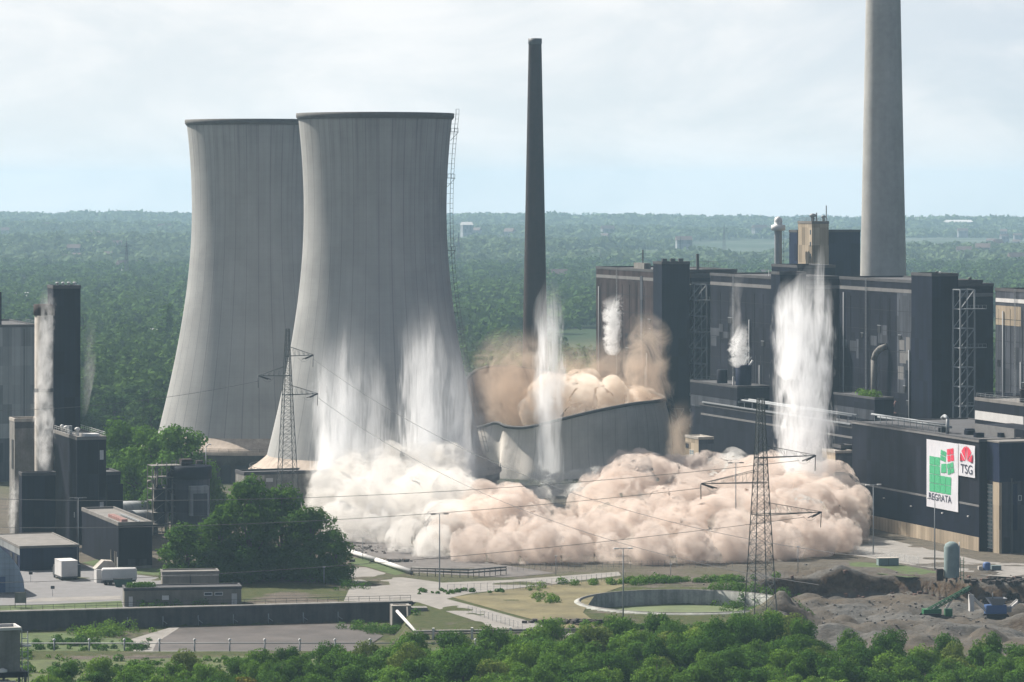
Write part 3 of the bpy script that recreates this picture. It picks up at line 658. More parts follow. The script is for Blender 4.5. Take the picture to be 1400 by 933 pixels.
def lattice(name, label, px, Y, w_, d_, h, z0=0, n=9, grp=None, m='steel_grey'):
    t = thing(name, label, 'steel frame', ((px-700)*Y/F, Y, z0), PHI, grp); f = MB()
    for x in (0, w_):
        for y in (0, d_): f.bar((x, y, 0), (x, y, h), .28)
    f.build('post', m, t) if False else None
    g = MB(); zs = np.linspace(0, h, n + 1)
    for k in range(n):
        for y in (0, d_):
            g.bar((0, y, zs[k+1]), (w_, y, zs[k+1]), .2); g.bar((0, y, zs[k]), (w_, y, zs[k+1]), .17)
        for x in (0, w_): g.bar((x, 0, zs[k+1]), (x, d_, zs[k+1]), .2)
    for x in (0, w_):
        for y in (0, d_): MB().bar((x, y, 0), (x, y, h), .28).build('post', m, t)
    g.build('bracing', m, t)
    for k, s in ((n//3, 1), (n//2, 1), (2*n//3 + 1, 1), (n - 1, -1)):
        p = MB().box(w_ * .25, w_ + 3.2, -1.6, .3, zs[k], zs[k] + .2)
        for xx in np.linspace(w_*.25, w_ + 3.1, 6): p.bar((xx, -1.55, zs[k]), (xx, -1.55, zs[k] + 1.2), .05)
        p.bar((w_*.25, -1.55, zs[k] + 1.2), (w_ + 3.1, -1.55, zs[k] + 1.2), .06); p.build('platform', m, t)
    return t
b = Bld('link_block', 'dark link block with railed roof behind the far steel frame', 'building', 945, Y=1264, L=24, xr=974, h=64.5, group=BG2).body('black_cladding'); stripe(b, lft=False, dz=1.8)
b.rail(b.h + .5, .3, b.W + 2.6, .3, 14, 'steel_dark', 1.8, 4.6); b.box('roof_slab', 'steel_dark', 0, b.W + 3, .2, 14.2, b.h + .51, b.h + 1.0); b.box('flue', 'steel_dark', 4, 4.8, 5, 5.8, b.h + .5, b.h + 7.8)
lattice('steel_scaffold', 'grey steel lattice stair frame between the two far boiler houses', 949, 1256, 4.6, 5, 60, 2, 11, 'steel lattice frames')
b = Bld('boiler_house', 'black boiler house in the middle of the row with smoke puffs before it', 'building', 1062, Y=1168, xl=971, W=22, h=66.3, group=BG2).body('dark_cladding'); stripe(b)
for a, c, z, q in ((.86, .995, 46, 48.5), (.90, .985, 42.5, 45.8), (.80, .86, 47.4, 50), (.70, .80, 45.5, 47.6)): b.left('bare_panel', 'slate_cladding', b.L*a, b.L*c, z, q, .06)
for k in range(7): b.left('rain_streak', 'slate_cladding', b.L*(.20 + .035*k), b.L*(.205 + .035*k), 26 + (k*5) % 7, 38 + (k*3) % 6, .05)
b.left('edge_panel', 'black_cladding', .02, b.L*.10, 1, b.h - 4, .05); b.box('mast', 'steel_pale', 2, 2.2, b.L*.2, b.L*.2+.2, b.h, b.h + 2.4)
b = Bld('stair_tower', 'black stair tower behind the tall white water column', 'building', 1066, Y=1160, xl=1054, W=9, h=68, group=BG2).body('black_cladding')
b = Bld('boiler_house', 'black boiler house right of the water column with bare patch panels', 'building', 1252, Y=1098, xl=1148, W=22, h=66.8, group=BG2).body('dark_cladding'); stripe(b)
for a, c, z, q, mm in ((.04, .235, 52, 63.2, 'slate_cladding'), (.06, .235, 40, 52, 'slate_cladding'), (.13, .23, 33, 40, 'slate_cladding'), (.14, .21, 46, 49, 'stripe_band'), (.12, .20, 42, 45.6, 'stripe_band'), (.15, .22, 37, 41, 'stripe_band'), (.07, .12, 43, 50, 'stripe_band'),
                       (.36, .48, 47.5, 53, 'slate_cladding'), (.50, .58, 46.5, 49.5, 'slate_cladding'), (.78, .86, 44.2, 47.4, 'slate_cladding'), (.74, .77, 42, 48, 'slate_cladding'), (.90, .97, 45, 47.5, 'slate_cladding')):
    b.left('bare_panel', mm, b.L*a, b.L*c, z, q, .05 if mm == 'slate_cladding' else .09)
m = MB().tube([(-3, b.L*.42, 27), (-3, b.L*.42, 42.5), (-2.8, b.L*.40, 44.6), (-2.2, b.L*.37, 46), (-.3, b.L*.36, 46.6)], .95, 12); m.build('exhaust_duct', 'grey_concrete', b.o)
m = MB()
for k in range(3): m.bar((-3, b.L*(.34 - .07*k), 27), (-2.2, b.L*(.31 - .07*k), 30.5), .28, 6)
m.bar((-3, b.L*.45, 27), (-3, b.L*.14, 27), .35, 6); m.build('duct_stand', 'rust_pink', b.o)
b.box('roof_rail', 'steel_pale', 4, 4.1, 5, 8, b.h + .5, b.h + 2.2)
b = Bld('stair_tower', 'tall black stair tower right of the patched boiler house', 'building', 1274, Y=1085, xl=1246, xr=1310, h=69.2, group=BG2).body('black_cladding')
b.front('corner_trim', 'dark_cladding', .02, .3, 1, b.h - 1, .05); vent(b, 3, 3, b.h + .1, .5, 1.0, m='steel_dark'); vent(b, 5.5, 6, b.h + .1, .4, .8)
b = Bld('link_block', 'dark link block behind the right steel lattice frame', 'building', 1309, Y=1100, L=26, xr=1358, h=65.8, group=BG2).body('black_cladding'); stripe(b, lft=False)
vent(b, 6, 4, b.h + .3, .6, 2.0, m='steel_dark')
lattice('steel_scaffold', 'grey steel lattice stair frame right of the tall black stair tower', 1313, 1078, 4.6, 5, 63, 2, 11, 'steel lattice frames')
b = Bld('boiler_house', 'boiler house at the right edge with broken beige cladding', 'building', 1440, Y=1010, xl=1361, W=30, h=66, group=BG2).body('slate_cladding'); stripe(b, frt=False, m='white_paint')
for a, c, z, q in ((.55, .99, 56, 61.5), (.90, .97, 44, 54), (.84, .99, 37, 46), (.80, .88, 50, 56)): b.left('beige_patch', 'beige_cladding' if z == 56 else 'slate_cladding', b.L*a, b.L*c, z, q, .06)
b.left('lower_wall', 'dark_cladding', .02, b.L*.99, 2, 37, .05)
# seams, louvres, pipes and ladders on the long faces of the row
rd_ = random.Random(12)
for o_ in [o for o in COL.objects if o.type == 'EMPTY' and o.name.startswith('boiler_house')]:
    wl = next(c for c in o_.children if c.name.startswith('wall')); LL = max(v.co.y for v in wl.data.vertices); HH = max(v.co.z for v in wl.data.vertices)
    m = MB()
    for z in np.arange(8, HH - 5, 6.2): m.box(-.09, -.004, .2, LL - .2, z, z + .16)
    for y in np.arange(4, LL - 2, 7.5): m.box(-.10, -.005, y, y + .14, 1, HH - 5)
    m.build('cladding_joint', 'joint_grey', o_)
    for k in range(7):
        y = rd_.uniform(2, LL - 6); z = rd_.uniform(10, HH - 14); w2 = rd_.uniform(1.2, 3.2); h2 = rd_.uniform(1.0, 2.2); f = MB().box(-.22, -.006, y, y + w2, z, z + h2).build('louvre', 'opening_dark', o_)
        MB().box(-.30, -.004, y - .12, y + w2 + .12, z + h2 + .003, z + h2 + .18).build('hood', 'steel_grey', f)
    for k in range(3): y = rd_.uniform(2, LL - 3); MB().bar((-.35, y, 1), (-.35, y, rd_.uniform(20, HH - 4)), .2, 6).build('downpipe', 'steel_grey', o_)
    y = LL * .62; m = MB()
    for q in (0, .7): m.bar((-.5, y + q, 4), (-.5, y + q, HH + .8), .07)
    for z in np.arange(4.5, HH, 1.2): m.bar((-.5, y, z), (-.5, y + .7, z), .05)
    m.build('wall_ladder', 'steel_grey', o_)
# blocks and stacks behind the row
b = Bld('machine_house', 'big dark block behind the beige lift tower, left of the tall chimney', 'building', 1090, Y=1330, xl=1079, xr=1176, h=79.5).body('navy_cladding')
b = Bld('lift_tower', 'beige lift tower with roof aerials rising behind the water column', 'building', 1110, Y=1290, xl=1091, xr=1133, h=83).body('beige_cladding', 'roof_gravel')
for k in range(5): b.left('window', 'window_pane', .8, 1.8, 62 + 4.2*k, 63.6 + 4.2*k, .05)
b.rail(b.h + .5, .3, b.W - .3, .3, b.L - .3, 'steel_grey')
for x, y, h_ in ((b.W - .6, 1, 6), (3, 3, 3.5), (b.W*.5, 4, 3.2)): b.box('aerial', 'steel_grey', x, x + .3, y, y + .3, b.h + .1, b.h + h_)
vent(b, 2, 4, b.h + .2, 1.2, 3.0, m='steel_grey'); vent(b, 7, 6, b.h + .2, .9, 2.4, m='steel_grey')
c = thing('steel_flue', 'slim grey steel flue with round cap left of the beige lift tower', 'chimney', ((1064-700)*1300/F, 1300, 0))
MB().lathe([(1.5, 0), (1.35, 80)], 20, cap=True).build('shaft', 'steel_grey', c); MB().lathe([(1.4, 80), (2.5, 80.2), (2.5, 82), (1.4, 82.2), (1.5, 83.4), (1.2, 84.6), (0, 85.2)], 20).build('cap', 'steel_pale', c)
m = MB()
for z in np.arange(20, 78, 1.5): m.bar((1.4, -.3, z), (1.9, -.3, z), .06); m.bar((1.4, .3, z), (1.9, .3, z), .06)
m.bar((1.95, -.3, 20), (1.95, -.3, 80), .07); m.bar((1.95, .3, 20), (1.95, .3, 80), .07); m.build('ladder', 'steel_dark', c)
b = Bld('roof_house', 'small dark house on the roof line below the slim steel flue', 'building', 1090, Y=1240, xl=1055, W=14, h=68.5).body('black_cladding')
noisy('chimney_concrete', (.33, .325, .31), .16, .06, .9, True); 
c = thing('tall_chimney', 'tall pale concrete chimney rising out of the frame at right', 'chimney', ((1207.5-700)*1235/F, 1235, 0))
zs = np.linspace(0, 164, 30); MB().lathe([(9.6 - 3.85 * (z/164) ** .8 + .6*(1 - min(1, z/60))**2, z) for z in zs], 64, cap=True).build('shaft', 'chimney_concrete', c)
MB().lathe([(9.0, 63), (9.4, 63.2), (9.4, 64), (8.6, 64.2)], 48).build('collar', 'rim_concrete', c)
c = thing('dark_chimney', 'slender dark brick chimney standing behind the collapsing tower', 'chimney', ((731.5-700)*1400/F, 1400, 0))
ztop = zat(54, 1400); zs = np.linspace(0, ztop, 30); MB().lathe([(5.4 - 2.95 * (z/ztop), z) for z in zs], 40, cap=True).build('shaft', 'brick_brown', c)
MB().lathe([(2.46, ztop - 2), (2.62, ztop - 1.8), (2.62, ztop + .3), (1.9, ztop + .35), (1.9, ztop - .6)], 32).build('top_ring', 'steel_dark', c)
m = MB()
for k in range(46):
    z = 6 + 3*k; rr = 5.4 - 2.95*z/ztop + .12; m.bar((rr*math.cos(-2.5), rr*math.sin(-2.5), z), ((rr+.25)*math.cos(-2.42), (rr+.25)*math.sin(-2.42), z), .06)
m.build('climbing_irons', 'steel_dark', c)
# ---- lower buildings in front of the row
b = Bld('bunker_deck', 'dark projecting roof deck with drums below the middle boiler house', 'building', 1008, Y=1150, xl=944, xr=1052, h=32.5).body('dark_cladding', 'roof_felt', .3)
b.left('window_band', 'slate_cladding', .5, b.L - .5, b.h - 8, b.h - 4.4, .1); b.front('tie_bar', 'steel_grey', .2, b.W - .2, b.h - 5, b.h - 4.4, .3)
for x, y, r, h_, mm in ((1.6, 17, 1.7, 4.2, 'black_cladding'), (3.5, 3.5, 2.5, 6.2, 'navy_cladding')):
    MB().lathe([(r, 0), (r, h_), (r*.8, h_ + .2)], 20, x, y, True).build('drum', mm, b.o, (0, 0, b.h + .32))
m = MB()
for k in range(2): m.bar((3.0 + 2*k, 3, b.h + 6), (4.2 + 2*k, 2.4, b.h + 8.2), .35, 8)
m.build('bent_pipe', 'steel_pale', b.o); b.box('white_post', 'white_paint', .5, 1.0, 5, 5.5, b.h + .3, b.h + 3)
b = Bld('conveyor_hall', 'long dark hall under pipe bridges behind the dust', 'building', 1168, Y=1062, xl=957, W=20, h=25.5).body('dark_cladding', 'roof_felt')
b.left('pipe_line', 'steel_grey', 2, b.L - 3, b.h + .6, b.h + 1.0, .5); b.left('ledge', 'stripe_band', 1, b.L - 1, b.h - 3.4, b.h - 2.8, .1)
m = MB(); rp = random.Random(8)
for k in range(16): y = b.L * (.06 + .055*k); m.bar((1.5, y, b.h), (1.5, y, b.h + 2.8), .1); m.bar((4, y, b.h), (4, y, b.h + 2.8), .1); m.bar((1.5, y, b.h + 2.8), (4, y, b.h + 2.8), .1)
m.bar((1.5, b.L*.04, b.h + 2.9), (1.5, b.L*.9, b.h + 2.9), .3, 6); m.bar((3, b.L*.04, b.h + 3.1), (3, b.L*.9, b.h + 3.1), .4, 6); m.build('pipe_bridge', 'steel_grey', b.o)
for k in range(3): MB().box(2 + 4*k, 5 + 4*k, b.L*(.2 + .2*k), b.L*(.2 + .2*k) + 3, b.h + .02, b.h + 2.2).build('roof_unit', 'dark_cladding', b.o)
b = Bld('planted_terrace', 'dark terrace roof with shrubs growing on it, right of the water column', 'building', 1196, Y=1078, xl=1140, xr=1222, h=33).body('dark_cladding', 'roof_felt', .25)
b.left('window_band', 'slate_cladding', .5, b.L - .5, b.h - 6.5, b.h - 3.6, .1)
rgt = np.random.default_rng(4); lb = [((rgt.uniform(.8, 4), rgt.uniform(2, b.L*.55), b.h + .5), (1.1, 1.3, rgt.uniform(.7, 1.9))) for _ in range(16)]
v, f = leaves(rgt, lb, 1500, .5); np_obj('roof_shrubs', v, f, 'leaf_light', b.o)
def glazed_stair(name, label, px0, Y, xl, W, h):
    b = Bld(name, label, 'building', px0, Y=Y, xl=xl, W=W, h=h).body('beige_cladding', 'pale_concrete', .3)
    b.front('side_wall', 'slate_cladding', .02, b.W, 0, b.h - .5, .05)
    n = 9
    for k in range(n): b.win('left', b.L*.36, b.L*.66, 1.4 + (h-5)*k/n, 1.1 + (h-5)*(k+1)/n, 'grey_green', 'white_paint', 2, 2)
    b.left('louvre', 'slate_cladding', b.L*.75, b.L*.95, h - 3.5, h - 2.2); return b
glazed_stair('glazed_stairwell', 'narrow beige stairwell with tall window strip beside the fallen tower', 955, 1090, 937, 4.8, 20.5)
glazed_stair('glazed_stairwell', 'narrow beige stairwell half hidden by the water column at right', 1142, 1040, 1124, 5.2, 20)
b = Bld('side_tank_house', 'grey slotted wall section between the beige stairwell and the banner hall', 'building', 1150, Y=1045, L=6, xr=1166, h=21).body('dark_cladding')
for k in range(8): b.front('slot', 'slate_cladding', .3, b.W - .3, 3 + 2*k, 4 + 2*k)
# banner hall
b = Bld('turbine_hall', 'long dark hall on the right carrying two large white banners', 'building', 1339, Y=955, xl=1165, W=36, h=29).body('dark_cladding', 'roof_felt', .35)
BAN = b; L = b.L
b.left('plinth', 'beige_cladding', 0, L, -.5, 3.6, .25); b.left('drip_rail', 'stripe_band', 0, L, 11.6, 12.1, .15); b.left('lower_band', 'black_cladding', 0, L, 3.65, 11.5, .05); b.left('eaves', 'stripe_band', 0, L, b.h - .55, b.h - .05, .2)
for k, (y, z) in enumerate(((6, 8.5), (22, 8), (42, 8.2), (60, 9))): b.left('wall_lamp', 'white_paint', y, y + .7, z, z + .3, .4)
for x, y in ((4, 10), (6, 20), (4, 32), (10, 8), (9, 26)): b.box('roof_hood', 'black_cladding', x, x + 2.2, y, y + 2.0, b.h + .02, b.h + 1.2)
b.box('roof_step', 'stripe_band', 11, 11.4, 2, 26, b.h + .02, b.h + 2.6); b.box('roof_house', 'dark_cladding', 14, 34, 2, 30, b.h + .02, b.h + 2.2)
m = MB()
for k in range(12): y = 30 + 4*k; m.bar((3, y, b.h), (3, y, b.h + 2.4), .1)
m.bar((3, 28, b.h + 2.4), (3, 76, b.h + 2.4), .28, 6); m.bar((5, 28, b.h + 1.6), (5, 76, b.h + 1.6), .35, 6); m.tube([(3, 26, b.h), (3, 26, b.h + 4), (3, 28, b.h + 4.6), (3, 29.6, b.h + 4)], .4, 8); m.tube([(4.5, 29, b.h), (4.5, 29, b.h + 4), (4.5, 31, b.h + 4.6), (4.5, 32.6, b.h + 4)], .4, 8); m.build('roof_pipes', 'steel_grey', b.o)
b2 = Bld('corner_block', 'corner block right of the banners, dark above and beige with a window strip below', 'building', 1367, Y=949, xl=1339.5, W=40, h=28.7)
b2.box('wall', 'slate_cladding', 0, b2.W, 0, b2.L, -1, 18.6); b2.box('upper_wall', 'navy_cladding', -.25, b2.W, -.25, b2.L, 18.62, b2.h); b2.box('roof', 'roof_gravel', -.4, b2.W, -.4, b2.L + .1, b2.h + .003, b2.h + .4)
b2.left('plaster', 'beige_cladding', .02, b2.L*.32, -.5, 18.4, .2); b2.left('plaster', 'beige_cladding', b2.L*.62, b2.L - .1, -.5, 18.4, .2)
for k in range(8): b2.win('left', b2.L*.33, b2.L*.61, .9 + 2.1*k, 2.9 + 2.1*k, 'grey_green', 'white_paint', 2, 2)
b2.front('plaster', 'beige_cladding', .02, .5, -.5, 18.4, .12); b2.front('downpipe', 'steel_dark', 3.0, 3.5, 0, 19.5, .4); b2.front('gate', 'opening_dark', .9, 2.8, .05, 4.2, .06); b2.front('panel', 'navy_cladding', 3.8, 5, 6, 18, .05)
b2.win('front', 5.2, 6.2, 13.6, 15)
b = Bld('step_block', 'dark set-back block with white band above the corner block', 'building', 1400, Y=985, xl=1333, W=30, h=36.5).body('dark_cladding', 'roof_gravel'); b.left('white_band', 'white_paint', .2, b.L - .2, b.h - 5.6, b.h - 3.2, .12); b.front('white_band', 'white_paint', 0, b.W, b.h - 5.6, b.h - 3.2, .12)
MB().lathe([(1.2, 0), (1.2, 3.6), (1.35, 3.7), (1.35, 4)], 16, 2, 3.5, True).build('drum', 'brick_brown', b.o, (0, 0, b.h + .02)); MB().lathe([(.9, 0), (.9, 3.3)], 16, 3.6, 8, True).build('drum', 'dark_cladding', b.o, (0, 0, b.h + .02))
b.rail(b.h + .5, .3, 20, .3, b.L - .3, 'steel_grey')
# ---- banners on the hall: local frame, u runs to the right along the face (towards the camera), v upwards
noisy('banner_white', (.56, .56, .60), .04, .3, .7); mat('banner_green', color=(.055, .36, .17), rough=.7); mat('banner_red', color=(.62, .035, .075), rough=.7); mat('banner_ink', color=(.035, .04, .07), rough=.7)
def px_to_y(px):   # pixel column -> local y on the hall's left face
    Xc, Yc = BAN.o.location.x, BAN.o.location.y; return (Xc * F - (px-700) * Yc) / (SP * F + CP * (px-700))
def banner(label, x0, x1, z0, z1):
    ya, yb = px_to_y(x1), px_to_y(x0); w_ = yb - ya
    o = thing('banner', label, 'banner', BAN.o.matrix_basis @ Vector((-.3, yb, z0)), 0, 'white company banners')
    o.rotation_euler = (R(90), 0, PHI - R(90)); n = 14; g = MB()     # local x along the wall to the right, local y up, local z out of the wall
    for face, z in (('a', .06), ('b', 0.0)):
        vs = [(w_*i/n, (z1-z0)*j/n, z + .05*math.sin(i*1.3)*math.sin(j*.9 + i)) for j in range(n+1) for i in range(n+1)]
        fs = [(j*(n+1)+i, j*(n+1)+i+1, (j+1)*(n+1)+i+1, (j+1)*(n+1)+i) for j in range(n) for i in range(n)]
        g.add(vs, fs if face == 'a' else [tuple(reversed(f)) for f in fs])
    g.build('cloth', 'banner_white', o); return o, w_, z1 - z0
def quad(g, pts, z=.14): g.add([(x, y, z) for x, y in pts], [tuple(range(len(pts)))])
def lettering(o, s, x, y, size, sx, m, shear=0.0):
    cu = bpy.data.curves.new('lettering', 'FONT'); cu.body = s; cu.size = size; cu.extrude = .01; cu.offset = .012; cu.shear = shear
    t = bpy.data.objects.new('lettering', cu); COL.objects.link(t); dg = bpy.context.evaluated_depsgraph_get()
    me = bpy.data.meshes.new_from_object(t.evaluated_get(dg)); bpy.data.objects.remove(t); me.materials.clear(); me.materials.append(M[m])
    q = bpy.data.objects.new('lettering', me); COL.objects.link(q); q.parent = o; q.location = (x, y, .15); q.scale = (sx, 1, 1)
    xsz = max(v.co.x for v in me.vertices) - min(v.co.x for v in me.vertices); return q, xsz
o, w_, h_ = banner('tall white banner with green and red blocks above dark letters', 1268.5, 1311.5, 9.2, 27.3)
g = MB(); rd = MB(); cw, ch = w_ * .165, h_ * .125
X0, Y0_ = w_ * .10, h_ * .235
for r_ in range(4):
    for c_ in range(4 if r_ < 2 else 2): quad(g, [(X0 + c_*cw*1.05 + dx, Y0_ + r_*ch*1.06 + dy) for dx, dy in ((0, 0), (cw*(1.0 if c_ % 2 == 0 else 1), 0), (cw, ch), (0, ch))])
def tilt(gm, cx, cy, s1, s2, a):
    ca, sa = math.cos(a), math.sin(a)
    for i in (-1, 1):
        for j in (-1, 1):
            quad(gm, [(cx + ca*(i*s1*.27+dx*s1*.24) - sa*(j*s2*.27+dy*s2*.24), cy + sa*(i*s1*.27+dx*s1*.24) + ca*(j*s2*.27+dy*s2*.24)) for dx, dy in ((-1,-1),(1,-1),(1,1),(-1,1))])
quad(g, [(w_*.47, h_*.535), (w_*.64, h_*.55), (w_*.64, h_*.685), (w_*.48, h_*.665)])
tilt(g, w_*.54, h_*.79, w_*.17, h_*.15, -.14); tilt(g, w_*.77, h_*.625, w_*.20, h_*.15, .22); tilt(rd, w_*.77, h_*.82, w_*.20, h_*.18, .14)
g.build('green_blocks', 'banner_green', o); rd.build('red_blocks', 'banner_red', o)
q, xs_ = lettering(o, 'REGRATA', w_*.07, h_*.115, 2.6, 1, 'banner_ink'); q.scale = (w_*.72/xs_, 1, 1)
o, w_, h_ = banner('small white banner with a red rayed half-disc and three dark letters', 1312.2, 1334.5, 19.0, 27.4)
rd = MB(); ink = MB(); cx, cy, rr = w_*.5, h_*.45, w_*.40
for a0, a1 in ((100, 140), (40, 80), (146, 178), (2, 34), (84, 96)):
    quad(rd, [(cx + rr*.22*math.cos(R((a0+a1)/2)), cy + rr*.1)] + [(cx + rr*math.cos(R(a)), cy + rr*1.05*math.sin(R(a))) for a in np.linspace(a0, a1, 8)])
for s in (-1, 1): quad(ink, [(cx + s*rr*.62, cy + .02), (cx + s*rr*1.0, cy + .02), (cx + s*rr*1.0, cy + rr*.62)][::s])
rd.build('red_rays', 'banner_red', o); ink.build('dark_wedges', 'banner_ink', o)
q, xs_ = lettering(o, 'TSG', w_*.14, h_*.10, 3.4, 1, 'banner_ink'); q.scale = (w_*.72/xs_, 1, 1)
# ---------------------------------------------------------------- pylons, wires, lamps
def pylon(label, px, Y, z0, ytop, wb, wt, arms, panels, name='lattice_pylon', grp=None, kink=None, leg=.16, br=.085, rz=.35):
    X = (px-700)*Y/F; zt = zat(ytop, Y) - z0; t = thing(name, label, 'pylon', (X, Y, z0), rz, grp)
    def hw(z): f = z / zt; return (wb * (1-f) ** 1.15 + wt * (1 - (1-f) ** 1.15)) / 2 if kink is None else (wb + (wt - wb) * min(1, z / kink)) / 2 * (1 if z <= kink else max(.12, 1 - (z - kink) / (zt - kink)))
    zs = [0.0]; 
    while zs[-1] < zt - .8: zs.append(min(zt, zs[-1] + max(1.3, hw(zs[-1]) * 1.25)))
    sg = ((1, 1), (-1, 1), (-1, -1), (1, -1)); mb = MB()
    for sx, sy in sg:
        m = MB()
        for a, c in zip(zs[:-1], zs[1:]): m.bar((sx*hw(a), sy*hw(a), a), (sx*hw(c), sy*hw(c), c), leg)
        m.build('leg', 'pylon_steel', t)
    for k, (a, c) in enumerate(zip(zs[:-1], zs[1:])):
        for i in range(4):
            p, q = sg[i], sg[(i+1) % 4]; A = (p[0]*hw(a), p[1]*hw(a), a); B = (q[0]*hw(c), q[1]*hw(c), c); C_ = (q[0]*hw(a), q[1]*hw(a), a); D = (p[0]*hw(c), p[1]*hw(c), c)
            mb.bar(A, B, br); mb.bar(C_, D, br); mb.bar(D, B, br * .9)
    mb.build('bracing', 'pylon_steel', t)
    tips = []
    for (ya, pxtip) in arms:
        z = zat(ya, Y) - z0; ln = (pxtip - px) * Y / F / math.cos(rz); s = 1 if ln > 0 else -1; h0 = hw(z); hA = min(2.6, zt - z); m = MB()
        for sy in (-1, 1):
            m.bar((s*h0, sy*h0, z), (ln, 0, z + .15), br * 2.2); m.bar((-s*h0, sy*h0, z), (s*h0, sy*h0, z), br * 2.2)
            m.bar((s*hw(z+hA), sy*hw(z+hA), z + hA), (ln, 0, z + .2), br * 1.6)
            for k in range(1, 5):
                f = k / 5; g_ = (k - .5) / 5; xx = s*h0 + (ln - s*h0)*f; xt = s*h0 + (ln - s*h0)*g_
                m.bar((xx, sy*h0*(1-f), z + .1), (xx, sy*h0*(1-f), z + hA*(1-f)), br * .7); m.bar((xt, sy*h0*(1-g_), z + hA*(1-g_)), (xx, sy*h0*(1-f), z + .1), br * .6)
        for k in range(1, 5): f = k/5; xx = s*h0 + (ln - s*h0)*f; m.bar((xx, h0*(1-f), z), (xx, -h0*(1-f), z), br * .7)
        a = m.build('cross_arm', 'pylon_steel', t)
        g = MB()
        for dx in (0, -s*.9): g.bar((ln + dx*.3, 0, z + .1), (ln - s*2.6 + dx, -.6, z - .9), .13, 6); 
        g.bar((ln, .2, z), (ln - .1*s, .3, z - 3.2), .1, 6)
        for k in range(10):
            u0, u1 = k/10, (k+1)/10; q = lambda u: Vector((ln - s*(1.2 + 3.2*u), 0, z - .6 - 7.5*u*(1-u)*.55)); g.bar(q(u0), q(u1), .035)
        g.build('insulator', 'steel_dark', a)
        tips.append(Vector((X + ln*math.cos(rz), Y + ln*math.sin(rz), z + z0)))
    MB().box(-wb*.6, -wb*.4, -wb*.6, -wb*.4, -2.5, .3).box(wb*.4, wb*.6, -wb*.6, -wb*.4, -2.5, .3).box(-wb*.6, -wb*.4, wb*.4, wb*.6, -2.5, .3).box(wb*.4, wb*.6, wb*.4, wb*.6, -2.5, .3).build('footing', 'grey_concrete', t)
    return tips
mat('pylon_steel', color=(.085, .095, .095), rough=.6, spec=.3); mat('cable_steel', color=(.05, .05, .055), rough=.6)
TR = pylon('big lattice pylon standing between the dust and the foreground trees', 1040, 788, hz_at((1040-700)*788/F, 788), 545, 5.6, 1.2, [(626, 1118), (660, 957), (704, 1126)], 16, leg=.115, br=.05)
TL = pylon('slim lattice pylon in front of the cooling towers, rising from the tree group', 393, 1020, 0, 448, 6.0, .9, [(487, 428), (514, 354), (540, 434)], 16, leg=.11, br=.055)
def wire(a, b, sag, label, r=.055):
    a, b = Vector(a), Vector(b); P = []
    for k in range(33):
        u = k / 32; p = a.lerp(b, u); p.z -= 4 * sag * u * (1 - u); P.append(p)
    o = MB().tube([p - a for p in P], r, 5).build('power_line', 'cable_steel', None, a); tag(o, label, 'power line', 'overhead power lines'); return o
d_ = Vector((-4*math.cos(.35), -.6, -.9))
wire(TR[0] + d_, pt(-300, 668, 900), 5.5, 'highest power line running left from the upper arm of the big pylon')
wire(TR[1] + Vector((0, 0, -.8)), pt(-300, 712, 880), 4.5, 'power line running left from the left arm of the big pylon')
wire(TR[2] + d_, pt(-300, 800, 830), 4.0, 'lowest power line running left from the lower arm of the big pylon')
wire(pt(354, 521, 1020), pt(-120, 560, 960), 3.0, 'power line running left from the slim pylon past the tower')
wire(TL[0] + Vector((0, 0, -1)), pt(1170, 760, 640), 9.0, 'power line falling from the top arm of the slim pylon across the spray', .05)
wire(TL[2] + Vector((0, 0, -1)), pt(1120, 800, 640), 8.0, 'power line falling from the lower arm of the slim pylon across the spray', .05)
wire(TR[0], pt(1700, 640, 900), 4.0, 'power line leaving the upper arm of the big pylon to the right') if False else None
noisy('far_roof', (.13, .095, .085), .4, .02)
def far_pylon(label, px, Y, ytop):
    z0 = hz_at((px-700)*Y/F, Y); t = thing('distant_pylon', label, 'pylon', ((px-700)*Y/F, Y, z0), .4, 'distant pylons'); h = zat(ytop, Y) - z0; m = MB()
    for sx in (-1, 1):
        for sy in (-1, 1): m.bar((sx*h*.06, sy*h*.06, 0), (0, 0, h), h*.006, 4, h*.003)
    for k in range(9):
        a, c = h*k/10, h*(k+1)/10; wa, wc = h*.06*(1-k/10), h*.06*(1-(k+1)/10)
        for sy in (-1, 1): m.bar((-wa, sy*wa, a), (wc, sy*wc, c), h*.004); m.bar((wa, sy*wa, a), (-wc, sy*wc, c), h*.004)
    m.build('tower', 'steel_dark', t); m = MB()
    for f, l in ((.70, .16), (.84, .12)): m.bar((-h*l, 0, h*f), (h*l, 0, h*f), h*.007); m.bar((-h*l, 0, h*f), (0, 0, h*(f+.06)), h*.004); m.bar((h*l, 0, h*f), (0, 0, h*(f+.06)), h*.004)
    m.build('cross_arm', 'steel_dark', t)
far_pylon('hazy distant pylon above the woods left of the towers', 173, 3600, 326); far_pylon('faint distant pylon just right of the front cooling tower', 627, 4200, 318)
far_pylon('faint distant pylon left of the brownish boiler house', 821, 4600, 341); far_pylon('very faint thin distant pylon above the far end of the boiler row', 990, 5200, 306); far_pylon('small faint distant pylon right of the dark chimney', 930, 5000, 322)
